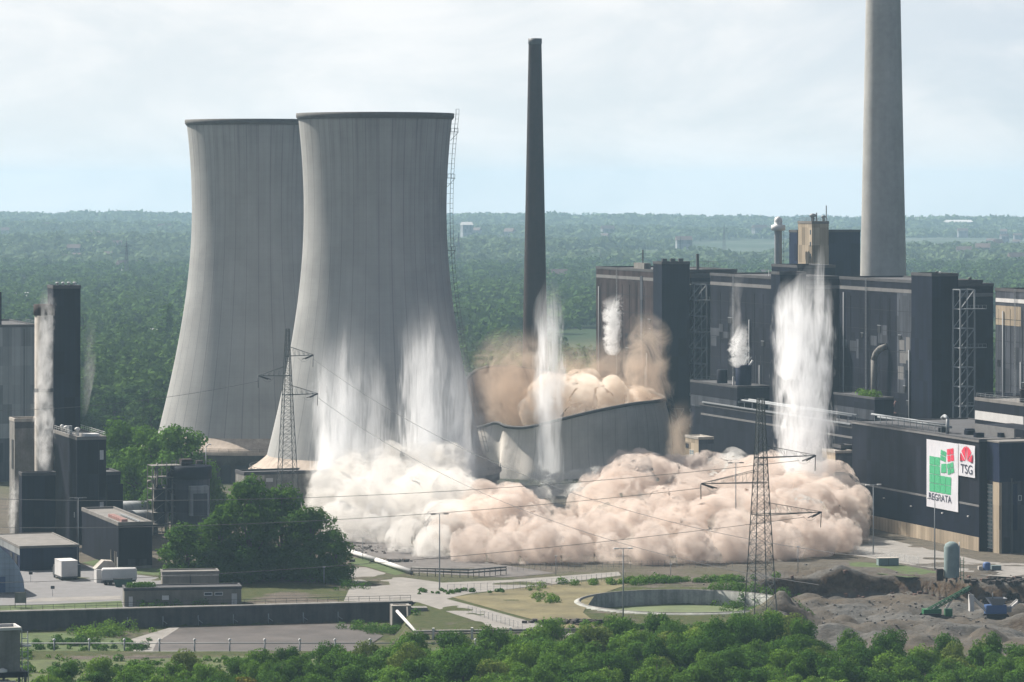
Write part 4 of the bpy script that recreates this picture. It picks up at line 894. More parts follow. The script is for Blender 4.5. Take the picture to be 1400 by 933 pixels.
for (px, Y, w_, d_2, h_, lab) in ((150, 3900, 46, 20, 7, 'far white warehouse roof among the woods at left'), (243, 2150, 26, 30, 8, 'long pale greenhouse roof in the forest by the rear tower'), (1314, 8200, 60, 30, 14, 'tiny white building on the far hazy hillside at right'), (15, 2900, 30, 14, 9, 'small pale house in the woods at the left edge'),
                          (640, 6200, 18, 16, 32, 'far pale silo block in the haze right of the front tower'), (1040, 3000, 20, 16, 22, 'pale far building beyond the boiler roofs')):
    X = (px-700)*Y/F; z0 = hz_at(X, Y); t = thing('far_building', lab, 'building', (X, Y, z0), PHI)
    MB().box(-w_/2, w_/2, 0, d_2, -2, h_).build('wall', 'pale_cladding', t)
    MB().add([(-w_/2-.5, -.5, h_), (w_/2+.5, -.5, h_), (w_/2+.5, d_2+.5, h_), (-w_/2-.5, d_2+.5, h_), (-w_/2-.5, d_2/2, h_+5), (w_/2+.5, d_2/2, h_+5)], [(0,1,5,4), (2,3,4,5), (1,2,5), (3,0,4)]).build('roof', 'white_paint', t)
rq = random.Random(21); fb0 = None
for k in range(46):
    Y = rq.uniform(3300, 8200); px = rq.choice([rq.uniform(5, 250), rq.uniform(620, 1060), rq.uniform(1240, 1395)]); X = (px-700)*Y/F; z0 = hz_at(X, Y)
    if fb0 is None:
        fb0 = thing('far_house', 'tiny pale house dotted among the far hazy woods', 'house', (0, 0, 0), 0, 'tiny far houses in the woods')
        MB().box(-7, 7, -5, 5, -2, 11).build('wall', 'pale_cladding', fb0); MB().add([(-7.5, -5.5, 11), (7.5, -5.5, 11), (7.5, 5.5, 11), (-7.5, 5.5, 11), (-7.5, 0, 16), (7.5, 0, 16)], [(0,1,5,4), (2,3,4,5), (1,2,5), (3,0,4)]).build('roof', 'far_roof', fb0); o = fb0
    else: o = dup(fb0)
    o.location = (X, Y, z0 + 3); o.rotation_euler = (0, 0, rq.uniform(-.6, .6)); s_ = rq.uniform(.7, 1.2); o.scale = (s_ * rq.uniform(.8, 1.8), s_, s_)
def lamp(px, yt, yb, label, name='lamp_mast', arm=1.6):
    p = gp(px, yb); h = (yb - yt) * p.y / F; t = thing(name, label, 'lamp mast', p, .3, 'tall lamp masts'); g = hz_at(p.x, p.y); t.location.z = min(g, 0)
    h -= min(g, 0)
    MB().bar((0, 0, -.5), (0, 0, h), .17, 8, .10).build('pole', 'steel_grey', t); MB().bar((-arm, 0, h), (arm, 0, h), .07, 6).build('arm', 'steel_grey', t)
    for s in (-1, 1): MB().box(s*arm - .55, s*arm + .55, -.3, .3, h - .12, h + .14).build('lamp_head', 'white_paint' if yb > 755 and px > 700 else 'steel_dark', t)
    MB().box(-.35, .35, -.35, .35, -.4, .25).build('base', 'grey_concrete', t)
for a in ((107, 681, 770, 'lamp mast with twin heads in front of the black stepped block'), (601, 703, 806, 'lamp mast with dark twin heads before the white dust by the road'), (852, 750, 856, 'lamp mast with white twin heads standing beside the round tank'),
          (1194, 663, 758, 'lamp mast in front of the dark hall left of the banners'), (1278, 681, 778, 'lamp mast standing just before the big banner'), (1006, 633, 752, 'lamp mast rising out of the dust left of the big pylon')): lamp(*a)
for k, (px, yt, yb) in enumerate(((760, 761, 787), (496, 736, 766), (443, 776, 802), (1091, 748, 782), (917, 772, 786))):
    p = gp(px, yb); h = (yb-yt)*p.y/F; t = thing('short_post', ['short lamp post before the middle of the dust bank', 'short post beside the white pipe at left of the dust', 'thin post at the right foot of the dark tree group', 'thin post in the dust right of the big pylon', 'short post left of the lamp by the round tank'][k], 'post', p)
    MB().bar((0, 0, -.3), (0, 0, h), .09, 6).build('pole', 'steel_grey', t); MB().box(-.35, .35, -.15, .15, h, h + .2).build('head', 'steel_pale', t)
# ---------------------------------------------------------------- ground surfaces
sheet('yard', [(-40, 836), (-40, 786), (28, 776), (112, 772), (165, 783), (262, 796), (330, 815), (318, 829), (160, 832)], 'pale_paving', .03, 'pale paved yard in front of the workshop at left', 'yard')
sheet('lawn_strip', [(-40, 840), (-40, 829), (60, 827), (166, 822), (168, 831), (60, 836)], 'short_grass', .06, 'narrow strip of grass above the basin wall', 'grass')
sheet('lawn_strip', [(112, 770), (165, 784), (262, 790), (250, 782), (205, 777), (140, 764)], 'short_grass', .06, 'grass strip along the black hall at left', 'grass')
sheet('kerb_pattern', [(20, 824), (165, 820), (165, 815), (55, 818)], 'concrete_road', .06, 'pale hatched edge of the paved yard', 'paving')
sheet('road', [(452, 776), (500, 776), (545, 789), (605, 797), (700, 793), (845, 782), (850, 787), (720, 803), (640, 812), (590, 824), (470, 822), (480, 800)], 'concrete_road', .03, 'pale concrete road curving below the dust', 'road')
sheet('path', [(566, 822), (606, 818), (660, 832), (790, 868), (725, 876), (640, 846)], 'concrete_road', .035, 'pale concrete path running down to the right', 'path')
sheet('dry_meadow', [(618, 817), (700, 806), (850, 790), (880, 792), (812, 816), (797, 838), (818, 854), (790, 864), (660, 829)], 'dry_grass', .05, 'dry grass field between the road and the round tank', 'grass')
sheet('lawn_strip', [(478, 763), (500, 764), (560, 783), (540, 787), (505, 776), (480, 772)], 'short_grass', .05, 'small green patch beside the white pipe', 'grass')
sheet('gravel_apron', [(420, 735), (480, 730), (620, 762), (760, 784), (690, 790), (560, 783), (478, 756)], 'dark_gravel', .04, 'dusty gravel apron below the white dust', 'gravel')
sheet('hall_road', [(1160, 742), (1185, 731), (1345, 768), (1420, 772), (1420, 792), (1330, 786), (1240, 772), (1160, 758)], 'concrete_road', .03, 'pale road along the foot of the banner hall', 'road')
sheet('lawn_strip', [(1160, 768), (1230, 772), (1300, 786), (1240, 790), (1165, 780)], 'short_grass', .045, 'grass strip beside the pale road at right', 'grass')
sheet('sludge_pool', [(176, 876), (236, 858), (470, 853), (524, 870), (470, 905), (180, 908)], 'sludge', .12, 'flat grey sludge floor in the sunken basin', 'pool', z=-4.0)
sheet('basin_grass', [(-40, 905), (-40, 868), (90, 866), (176, 876), (180, 908)], 'short_grass', .11, 'grass growing on the floor of the sunken basin', 'grass', z=-4.0)
sheet('concrete_slope', [(176, 876), (236, 858), (246, 859), (214, 880), (205, 900), (186, 905)], 'concrete_road', .16, 'worn concrete edge of the sludge floor', 'slope', z=-4.0)
sheet('rough_grass', [(-40, 960), (-40, 905), (200, 903), (430, 896), (560, 890), (700, 880), (690, 905), (430, 940), (300, 960)], 'rough_grass', .28, 'rough grass between the tall fence and the foreground trees', 'grass') if noisy('rough_grass', (.062, .078, .026), .5, .3, .95) else None
# retaining wall of the basin
A, B = WALL_A, WALL_B; L_ = (B - A).length; ang = math.atan2(B.y - A.y, B.x - A.x)
t = thing('retaining_wall', 'long dark retaining wall with handrail along the sunken basin', 'wall', A, ang)
MB().box(0, L_, -1.9, .3, -4.6, .15).build('wall', 'dark_concrete', t); MB().box(0, L_, -2.05, .4, .152, .4).build('coping', 'grey_concrete', t)
m = MB()
for k in range(int(L_ / 2.4) + 1): m.bar((k*2.4, 0, .4), (k*2.4, 0, 1.5), .05)
m.bar((0, 0, 1.5), (L_, 0, 1.5), .06); m.bar((0, 0, .95), (L_, 0, .95), .05); m.build('handrail', 'steel_dark', t); m = MB()
for k in range(7): m.bar((38 + 8*k, -2.0, -1.6), (38 + 8*k, -2.0, -3.9), .14, 6); m.bar((38 + 8*k, -2.0, -2.6), (38.8 + 8*k, -3.0, -3.2), .1, 6)
m.build('outlet_pipe', 'steel_grey', t)
t = thing('sluice_box', 'pale concrete sluice box at the right end of the basin wall', 'sluice', gp(560, 836), .12)
MB().box(-4, -3.4, -1, 5, -4.4, 1.2).box(-.4, 0.2, -1, 5, -4.4, 1.2).box(-3.4, -.4, 4.4, 5, -4.4, 1.2).build('wall', 'grey_concrete', t); MB().box(-4.1, .3, -1.1, .4, 1.203, 1.45).build('deck', 'pale_concrete', t); MB().box(.25, 4.0, -.4, 3, -.2, .8).build('side_box', 'grey_concrete', t)
m = MB(); a, c = pt(543, 836, 806), pt(573, 869, 766); m.tube([a - a, c - a], .35, 8); o = m.build('drain_pipe', 'white_paint', None, a); tag(o, 'white pipe running down from the sluice box to the fence', 'pipe')
# white pipe and pipe rack in the middle
def gl(*q): return [gp(x, y) for x, y in q]
P = gl((474, 757), (515, 770), (562, 786)); t = thing('white_pipe', 'thick white pipe on the ground left of the lamp mast by the road', 'pipe', P[0])
MB().tube([p - P[0] + Vector((0, 0, .75)) for p in P], .62, 10).build('pipe', 'white_paint', t); m = MB()
for k in range(12): f = k/11*2; q = P[int(min(1, f//1))].lerp(P[int(min(1, f//1))+1], f - min(1, f//1)) - P[0]; m.bar(q, q + Vector((0, 0, .5)), .25)
m.build('saddle', 'grey_concrete', t)
P = gl((562, 787), (640, 790), (692, 786)); t = thing('pipe_rack', 'low dark pipe rack running right from the white pipe', 'pipe rack', P[0]); m = MB(); n = MB()
for a, c in zip(P[:-1], P[1:]):
    a, c = a - P[0], c - P[0]
    for z in (1.2, 1.9): n.bar(a + Vector((0, 0, z)), c + Vector((0, 0, z)), .22, 6)
    for k in range(8): q = a.lerp(c, k/7); m.bar(q, q + Vector((0, 0, 2.1)), .12)
n.build('pipes', 'grey_concrete', t); m.build('rack_post', 'steel_dark', t)
# front fence of tall posts with rails
fy = 752; t = thing('rail_fence', 'tall post and rail fence across the front of the sunken basin', 'fence', (0, fy, 0)); m = MB(); xs_f = [(px-700)*fy/F for px in np.arange(26, 700, 48)]
for k, x in enumerate(xs_f):
    z0 = hz_at(x, fy) - .5; zt = 1.7
    q = MB().bar((x, 0, z0), (x, 0, zt), .17, 6).build('post', 'steel_grey', t); MB().lathe([(.3, 0), (.3, .25), (.05, .4)], 8, x, 0).build('post_cap', 'steel_pale', q, (0, 0, zt))
for z in (1.1, -.6): m.bar((xs_f[0], 0, z), (xs_f[-1], 0, z), .10, 6)
m.build('rail', 'steel_grey', t)
t = thing('pipe_rail', 'pale pipe on white supports right of the tall fence', 'pipe', (0, 768, 0)); m = MB(); xa = (566-700)*768/F; xb = (830-700)*768/F
m.bar((xa, 0, 1.6), (xb, 4, 1.6), .3, 8); m.bar((xa, .8, 1.0), (xb, 4.8, 1.0), .2, 8); m.build('pipe', 'grey_concrete', t)
for k in range(5): x = xa + (xb-xa)*(k+.5)/5; MB().box(x-.25, x+.25, -.3+.8*k, .5+.8*k, hz_at(x, 768) - 1, 2.3).build('support', 'white_paint', t)
# round tank
t = thing('round_tank', 'sunken round settling tank with concrete ring wall and greenish floor', 'tank', (TANK[0], TANK[1], 0)); rT = TANK[2]
MB().lathe([(rT, -3.8), (rT, .25), (rT + .55, .25), (rT + 1.9, -.1), (rT + 1.9, -.6)], 96).build('ring_wall', 'tank_wall', t) if noisy('tank_wall', (.25, .255, .235), .35, .25, streak=True) else None
MB().add([(rT*1.02*math.cos(k*math.pi/32), rT*1.02*math.sin(k*math.pi/32), -3.15) for k in range(64)], [tuple(range(64))]).build('algae_floor', 'algae', t) if noisy('algae', (.10, .125, .055), .25, .12, .7) else None
MB().lathe([(rT + .05, .253), (rT + .05, .38), (rT + .5, .38), (rT + .5, .253)], 96).build('coping', 'grey_concrete', t)
# ---------------------------------------------------------------- left foreground things
t = thing('arched_hall', 'pale blue-white arched storage hall at the left edge', 'building', gp(-16, 813), PHI); prof = [(-8.6, 0), (-8.3, 3), (-7.2, 6), (-5.2, 8.8), (-2.6, 11), (0, 12.4), (2.6, 11), (5.2, 8.8), (7.2, 6), (8.3, 3), (8.6, 0)]
m = MB(); n = len(prof); m.add([(x, y, z) for y in (0, 20) for x, z in prof], [(i, n+i, n+i+1, i+1) for i in range(n-1)] + [tuple(range(n)), tuple(reversed(range(n, 2*n)))]); m.build('arched_shell', 'blue_white_sheet', t)
MB().box(5.2 - 4.2, 5.2 - 1.2, -.12, -.005, .02, 4.0).build('door', 'hall_blue', t) if mat('hall_blue', color=(.06, .10, .19), rough=.6) else None
m = MB()
for k in range(1, 8): z = 1.4*k; xw = np.interp(z, [0, 3, 6, 8.8, 11, 12.4], [8.6, 8.3, 7.2, 5.2, 2.6, 0]) - .3; m.bar((-xw, -.03, z), (xw, -.03, z), .035)
m.build('seam', 'pale_cladding', t); MB().box(-8.8, 8.8, -.2, .0, 0, .35).build('base_strip', 'grey_concrete', t)
def wheels(t, xs2, w_, r, name='wheel'):
    for x in xs2:
        for s in (-1, 1):
            q = MB().lathe([(0, -.14), (r*.9, -.14), (r, -.08), (r, .08), (r*.9, .14), (0, .14)], 16); q.v = [(a + x, c + s*w_, b + r) for a, b, c in q.v]; q.build(name, 'opening_dark', t)
p = gp(93, 793); t = thing('box_truck', 'white box truck parked in the yard before the workshop', 'truck', p, PHI + .05)
m = MB().box(-2.0, 2.0, -1.5, 5.2, .95, 4.6); m.build('cargo_box', 'white_paint', t); MB().box(-2.05, 2.05, -1.55, 5.25, 4.603, 4.75).build('box_roof', 'white_paint', t)
m = MB().prism([(5.3, .7), (7.6, .7), (7.6, 2.0), (7.0, 3.2), (5.3, 3.3)], -1.9, 1.9); m.v = [(z, x, y) for x, y, z in m.v]; m.build('cab', 'steel_dark', t); MB().box(-1.9, 1.9, -1.4, 7.2, .55, .9).build('chassis', 'steel_dark', t)
MB().box(2.01, 3.0, -.5, 3.5, .6, 3.6).build('side_unit', 'slate_cladding', t)
for y in (-.4, 1.0, 6.2):
    for s in (-1, 1): q = MB().lathe([(0, -.16), (.48, -.16), (.52, 0), (.48, .16), (0, .16)], 14); q.v = [(b + s*1.8, a + y, c + .52) for a, c, b in [(v[0], v[1], v[2]) for v in q.v]]; q.build('wheel', 'opening_dark', t)
p = gp(163, 800); t = thing('tank_trailer', 'long white trailer parked right of the box truck', 'trailer', p, .12)
MB().box(-4.2, 4.2, 0, 2.4, 1.2, 3.5).build('body', 'white_paint', t); m = MB().lathe([(0, -4.1), (.9, -4.1), (1.2, -3.8), (1.2, 3.8), (.9, 4.1), (0, 4.1)], 18); m.v = [(z, y + 1.2, x*.45 + 3.5) for x, y, z in m.v]; m.build('top_shell', 'white_paint', t)
MB().box(-4.0, 4.0, .2, 2.2, .7, 1.19).build('chassis', 'steel_dark', t); wheels(t, (-3.2, -2.1, 2.6), 1.0, .5); [setattr(o_, 'location', (0, 1.2, 0)) for o_ in t.children if o_.name.startswith('wheel')]
p = gp(141, 797); t = thing('site_cabin', 'small white cabin with tilted cover beside the white trailer', 'cabin', p, PHI)
MB().box(-1.6, 1.6, 0, 3, 0, 3.2).build('wall', 'white_paint', t); m = MB().prism([(-1.7, 3.2), (3.6, 3.2), (2.6, 5.0), (.4, 5.2)], 1, 4.4); m.v = [(x, z, y) for x, y, z in m.v]; m.build('cover', 'pale_concrete', t); MB().box(-.5, .5, -.06, -.005, .05, 2.2).build('door', 'steel_grey', t)
p = gp(168, 803); t = thing('green_skip', 'dark green skip standing before the white trailer', 'skip', p, .1)
m = MB().prism([(-1.7, .1), (1.7, .1), (2.2, 1.8), (-2.2, 1.8)], 0, 1.8); m.v = [(x, z, y) for x, y, z in m.v]; m.build('body', 'skip_green', t) if mat('skip_green', color=(.025, .075, .06), rough=.6) else None
MB().box(-2.3, 2.3, -.08, .12, 1.8, 1.95).box(-2.3, 2.3, 1.7, 1.9, 1.8, 1.95).build('rim', 'steel_dark', t)
b = Bld('service_building', 'long low beige service building beside the basin wall', 'building', 170, 830, W=26.5, L=7, h=4.0).body('beige_grey' if noisy('beige_grey', (.17, .155, .135), .15, .3, streak=True) else '', 'roof_felt', .25); b.o.rotation_euler.z = .16
for x in (18, 20.4): b.win('front', x, x + 1.9, 2.2, 3.0)
b.front('door', 'white_paint', 1.0, 1.9, .05, 2.3, .06); b.front('door', 'white_paint', 24.3, 25.5, .05, 2.6, .06); b.front('air_unit', 'steel_pale', 8.5, 10, 1.5, 2.4, .9)
v, f = leaves(np.random.default_rng(6), [((1.5 + .8*k, 3.5, 4.4), (1.2, 1.8, .8)) for k in range(7)], 1200, .4); np_obj('roof_shrubs', v, f, 'leaf_green', b.o)
b = Bld('storage_block', 'plain beige block with two bays behind the low service building', 'building', 222, 812, W=13.2, L=6, h=4.9).body('beige_grey', 'roof_gravel', .25); b.o.rotation_euler.z = .16; b.front('joint', 'dark_concrete', 6.4, 6.7, .1, 4.4, .05); b.front('top_band', 'pale_concrete', 0, b.W, 4.0, 4.4, .05)
t = thing('notice_board', 'square dark notice board on posts at the basin rim', 'sign', gp(28, 832), .1); MB().box(-1.3, 1.3, -.1, .1, 1.2, 3.6).build('panel', 'grey_concrete', t); MB().bar((-1.2, 0, 0), (-1.2, 0, 3.7), .09).bar((1.2, 0, 0), (1.2, 0, 3.7), .09).build('post', 'steel_dark', t)
for px, gy, lab in ((42, 796, 'round sign on a thin post before the arched hall'), (72, 816, 'small dark square sign on the yard edge')):
    t = thing('road_sign', lab, 'sign', gp(px, gy)); MB().bar((0, 0, 0), (0, 0, 2.4), .05, 6).build('post', 'steel_grey', t); MB().box(-.45, .45, -.05, .05, 1.8, 2.5).build('plate', 'steel_dark', t)
p = gp(316, 690); t = thing('parked_car', 'dark parked car seen between the trees below the rear cooling tower', 'car', p, 0)
m = MB().prism([(-2.2, .35), (2.2, .35), (2.25, .85), (1.5, 1.0), (.9, 1.5), (-1.0, 1.5), (-1.7, 1.0), (-2.25, .9)], -.85, .85); m.v = [(x, z, y) for x, y, z in m.v]; m.build('body', 'steel_dark', t); wheels(t, (-1.4, 1.4), .8, .34)
m = MB().prism([(.85, 1.02), (1.35, 1.02), (.85, 1.42)], -.87, .87); m.v = [(x, z, y) for x, y, z in m.v]; m.build('windscreen', 'window_pane', t)
# steel hopper in the bottom left corner
Yh = 668; t = thing('steel_hopper', 'grey steel hopper structure with white edges in the bottom left corner', 'hopper', ((12-700)*Yh/F, Yh, 0), PHI); zt = zat(862, Yh)
MB().box(-6, 2.1, 0, 6, zt - 7.6, zt).build('hopper_box', 'grey_concrete', t); m = MB()
m.box(-6.2, 2.3, -.25, .1, zt + .003, zt + .5).box(1.9, 2.3, .1, 6.2, zt + .003, zt + .5).box(-6.2, 1.9, 5.9, 6.2, zt + .003, zt + .5); m.build('top_rim', 'white_paint', t)
MB().box(-6, 3.4, -.6, 6.4, zt - 8.6, zt - 7.62).build('deck', 'black_cladding', t); m = MB()
for x in (-5, -1, 3):
    for y in (-.3, 6): m.bar((x, y, -.5), (x, y, zt - 8.6), .3)
m.build('leg', 'steel_dark', t); MB().box(-6, .8, -1.0, 5, zt - 12.4, zt - 9.6).build('lower_box', 'grey_concrete', t); MB().box(-6.2, 1.1, -1.25, -.9, zt - 9.597, zt - 9.1).build('lower_rim', 'white_paint', t)
MB().lathe([(.9, 0), (.9, .4), (.2, .7)], 16, -1.2, -.2, True).build('vent_dome', 'steel_pale', t, (0, 0, zt - 7.55)); m = MB()
for k in range(7): m.bar((2.7, 1 + .1*k, zt - 9 + 1.2*k), (3.8, 1 + .1*k, zt - 9 + 1.2*k), .1)
m.bar((2.7, 1, zt - 12), (2.7, 1.7, zt), .12); m.bar((3.8, 1, zt - 12), (3.8, 1.7, zt - .5), .12); m.build('ladder', 'steel_pale', t)
MB().lathe([(0, 0), (1.0, .02), (1.0, .3), (0, .35)], 16, 3.4, 1.0).build('round_lid', 'steel_pale', t, (0, 0, zt - 3.2))
# ---------------------------------------------------------------- rubble yard machines
mat('machine_green', color=(.02, .13, .05), rough=.5); mat('machine_blue', color=(.05, .10, .24), rough=.5); mat('machine_grey', color=(.2, .21, .23), rough=.5)
p = gp(1272, 838, -3); t = thing('green_conveyor', 'green mobile conveyor pointing up to the right in the rubble yard', 'conveyor', (p.x, p.y, hz_at(p.x, p.y)), .1)
m = MB()
a, c = Vector((-.6, 0, 1.0)), Vector((9.2, 0, 6.4)); d = c - a
for y in (-.7, .7):
    m.bar(a + Vector((0, y, 0)), c + Vector((0, y, 0)), .14); m.bar(a + Vector((0, y, .9)), c + Vector((0, y, .6)), .14)
    for k in range(10): m.bar(a + d*(k/10) + Vector((0, y, 0)), a + d*((k+1)/10) + Vector((0, y, .75)), .08)
m.build('boom', 'machine_green', t); m = MB(); e = Vector((0, 0, .55)); m.add([a + e + Vector((0, -.65, 0)), c + e + Vector((0, -.65, 0)), c + e + Vector((0, .65, 0)), a + e + Vector((0, .65, 0))], [(0, 1, 2, 3)]); m.build('belt', 'opening_dark', t)
MB().box(-1.8, 2.4, -1.1, 1.1, .8, 1.9).build('chassis', 'machine_green', t); MB().box(3.4, 5.0, -.8, .8, .2, 1.9).build('engine_house', 'machine_green', t); MB().bar((3.6, .6, 1.8), (5.0, .6, 4.0), .12).bar((3.6, -.6, 1.8), (5.0, -.6, 4.0), .12).build('prop', 'steel_grey', t)
for s in (-1, 1): m = MB().prism([(-1.9, .1), (2.0, .1), (2.4, .5), (2.0, .95), (-1.9, .95), (-2.3, .5)], s*1.5 - .25, s*1.5 + .25); m.v = [(x, z, y) for x, y, z in m.v]; m.build('track', 'opening_dark', t)
p = gp(1362, 834, -2.5); t = thing('mobile_crusher', 'blue and white mobile crusher with side conveyors in the rubble yard', 'crusher', (p.x, p.y, hz_at(p.x, p.y)), .12)
MB().box(-2.6, 2.2, -1.1, 1.1, 1.0, 3.0).build('body', 'machine_blue', t); m = MB().add([(-1.2, -1, 3.0), (1.4, -1, 3.0), (1.4, 1, 3.0), (-1.2, 1, 3.0), (-2.2, -1.7, 4.6), (2.2, -1.7, 4.6), (2.2, 1.7, 4.6), (-2.2, 1.7, 4.6)], [(0,1,5,4), (1,2,6,5), (2,3,7,6), (3,0,4,7), (0,3,2,1)]); m.build('hopper', 'machine_grey', t)
for x0_, z0_, x1_, z1_ in ((-2.2, 1.2, -6.2, 5.2), (2.0, 1.0, 5.0, 3.6)):
    m = MB()
    for y in (-.5, .5): m.bar((x0_, y, z0_), (x1_, y, z1_), .16); m.bar((x0_, y, z0_ + .6), (x1_, y, z1_ + .6), .1)
    m.add([(x0_, -.5, z0_+.3), (x1_, -.5, z1_+.3), (x1_, .5, z1_+.3), (x0_, .5, z0_+.3)], [(0,1,2,3)]); m.build('side_conveyor', 'white_paint', t)
MB().box(-6.4, -5.4, -.8, .8, 1.6, 5.4).build('conveyor_leg', 'white_paint', t); MB().box(2.25, 3.4, -.9, .9, 1.3, 2.6).build('engine_house', 'machine_grey', t); MB().bar((-.5, 1.3, 3), (-.5, 1.3, 5.6), .15, 8).build('exhaust', 'steel_dark', t)
for s in (-1, 1): m = MB().prism([(-2.4, .05), (2.2, .05), (2.7, .5), (2.2, 1.0), (-2.4, 1.0), (-2.9, .5)], s*1.4 - .3, s*1.4 + .3); m.v = [(x, z, y) for x, y, z in m.v]; m.build('track', 'opening_dark', t)
p = gp(1301, 794); t = thing('upright_silo', 'grey green upright silo before the banner hall', 'silo', p, 0)
MB().lathe([(1.85, .8), (1.85, 8.0), (1.5, 8.9), (.6, 9.4), (0, 9.45)], 28).build('vessel', 'grey_green', t); m = MB()
for k in range(4): a = k*math.pi/2 + .6; m.bar((1.7*math.cos(a), 1.7*math.sin(a), -.3), (1.7*math.cos(a), 1.7*math.sin(a), 1.2), .2)
m.build('leg', 'steel_dark', t); m = MB()
for x in (2.1, 2.9): m.bar((x, -.3, 0), (x, -.3, 5.6), .1)
for k in range(6): m.bar((2.1, -.3, .9*k + .4), (2.9, -.3, .9*k + .4), .07)
m.build('ladder', 'machine_green', t); MB().box(-3.6, -2.0, -.6, 1.2, 0, 2.8).build('control_cabinet', 'brick_brown', t); MB().bar((1.9, .2, 3), (1.9, .2, 9.3), .12, 6).build('filler_pipe', 'steel_pale', t)
p = gp(1349, 780); t = thing('blue_tank', 'small blue tank beside a pale cabinet near the corner block', 'tank', p, .2); MB().lathe([(.95, 0), (.95, 1.7), (.7, 2.0), (0, 2.05)], 20).build('vessel', 'machine_blue', t); MB().box(1.3, 3.6, -.6, .8, 0, 1.2).build('cabinet', 'grey_green', t); MB().box(-2.2, -1.2, -.5, .5, 0, 1.1).build('pallet', 'pale_concrete', t)
p = gp(1215, 774); t = thing('site_container', 'pale green container on the grass by the dust', 'container', p, .15); MB().box(-2.6, 2.6, 0, 2.2, .1, 1.9).build('body', 'grey_green', t); MB().box(-.05, .05, -.06, -.005, .2, 1.8).build('door_joint', 'steel_dark', t); MB().box(-2.7, 2.7, -.08, 2.28, 1.903, 2.0).build('lid', 'pale_concrete', t)
t = thing('mesh_fence', 'low white mesh fence beside the road at the right of the dust', 'fence', gp(1168, 757)); m = MB(); e = gp(1256, 772) - gp(1168, 757)
for k in range(15): q = e * (k/14); m.bar(q, q + Vector((0, 0, 1.9)), .05)
m.build('post', 'steel_pale', t); m = MB()
for z in np.arange(.2, 1.95, .33): m.bar((0, 0, z), e + Vector((0, 0, z)), .03)
for k in range(57): q = e * (k/56); m.bar(q + Vector((0, 0, .2)), q + Vector((0, 0, 1.85)), .02)
m.build('mesh', 'steel_pale', t)
# loose rubble and scrap
noisy('rubble_stone', (.13, .12, .112), .35, .6); noisy('rubble_brick', (.12, .07, .055), .3, .6)
def rubble(cx, cy, n, sx, sy, size, m, name, label, cat, seed):
    r2 = random.Random(seed); b = MB()
    for _ in range(n):
        x, y = r2.gauss(cx, sx), r2.gauss(cy, sy); s = size * r2.uniform(.3, 1.2); z = hz_at(x, y) + s*.2
        vs = [Vector((r2.uniform(.5, 1)*a, r2.uniform(.5, 1)*c, r2.uniform(.4, .9)*d))*s for a in (-1, 1) for c in (-1, 1) for d in (-1, 1)]; q = r2.uniform(0, 6.3)
        vs = [Vector((v.x*math.cos(q) - v.y*math.sin(q) + x, v.x*math.sin(q) + v.y*math.cos(q) + y, v.z + z)) for v in vs]; b.add(vs, [(0,1,3,2), (4,6,7,5), (0,4,5,1), (2,3,7,6), (0,2,6,4), (1,5,7,3)])
    return tag(b.build(name, m), label, cat, kind='stuff')
g_ = gp(782, 852); rubble(g_.x, g_.y, 90, 4.2, 1.6, .75, 'earth_dark', 'debris_heap', 'heap of dark debris beside the pale path', 'debris', 1)
g_ = gp(715, 770); rubble((530-700)*930/F, 928, 40, 3, 1.2, .7, 'earth_dark', 'debris_heap', 'small dark heap beside the white pipe', 'debris', 2)
g_ = gp(1385, 796); rubble(g_.x, g_.y, 160, 7, 3, .8, 'earth_dark', 'scrap_heap', 'heap of dark scrap at the right edge of the rubble yard', 'scrap', 3)
rubble(88, 846, 420, 22, 26, .30, 'rubble_stone', 'loose_rubble', 'loose broken stones scattered over the rubble yard', 'rubble', 4)
rubble(98, 886, 60, 14, 4, .5, 'rubble_brick', 'loose_rubble', 'reddish broken bricks along the dug bank', 'rubble', 5)
g_ = gp(500, 745); rubble((480-700)*965/F, 962, 140, 9, 6, .4, 'rubble_stone', 'loose_rubble', 'broken stones on the gravel below the white dust', 'rubble', 6)
# scrub
def g2(px, py, z=0): p = gp(px, py, z); return (p.x, p.y)
scrub([(*g2(110, 868, -3), 4, 3), (*g2(170, 858, -3), 3, 3)], 26, 'leaf_light', 'scrub', 'bright green bushes in the sunken basin', 'bushes', 'stuff', .45, (1, 2.4), 1)
scrub([(*g2(200, 852, -3.5), 2, 1), (*g2(310, 846, -3.5), 2, 1)], 30, 'leaf_green', 'scrub', 'green weeds along the basin wall', 'bushes', 'stuff', .4, (.6, 1.5), 2)
scrub([(*g2(495, 860, -4), 2, 1.5), (*g2(540, 868, -4), 2, 2)], 24, 'leaf_green', 'scrub', 'bushes below the sluice box', 'bushes', 'stuff', .4, (.8, 1.8), 3)
scrub([(*g2(60, 880, -4), 5, 6), (*g2(160, 890, -4), 8, 6)], 60, 'leaf_green', 'scrub', 'low bushes on the basin floor at left', 'bushes', 'stuff', .4, (.4, 1.3), 4)
scrub([(*g2(580, 880), 8, 3), (*g2(700, 870), 8, 3)], 40, 'leaf_green', 'scrub', 'weeds in front of the pale path', 'bushes', 'stuff', .35, (.4, 1.0), 5)
scrub([(*g2(735, 800), .8, .5), (*g2(742, 818), 1.5, 1), (*g2(758, 826), 2, 1)], 16, 'leaf_light', 'scrub', 'young bushes beside the round tank bank', 'bushes', 'stuff', .35, (.6, 1.5), 6)
scrub([(*g2(800, 800), 5, 1.5), (*g2(920, 796), 8, 1.5), (*g2(1010, 794), 6, 1.5)], 90, 'leaf_deep', 'scrub', 'dark scrub along the bank behind the round tank', 'bushes', 'stuff', .4, (.5, 1.5), 7)
scrub([(*g2(640, 808), 6, 1), (*g2(600, 812), 3, 1)], 22, 'leaf_green', 'scrub', 'weeds at the edge of the concrete road', 'bushes', 'stuff', .35, (.4, .9), 8)
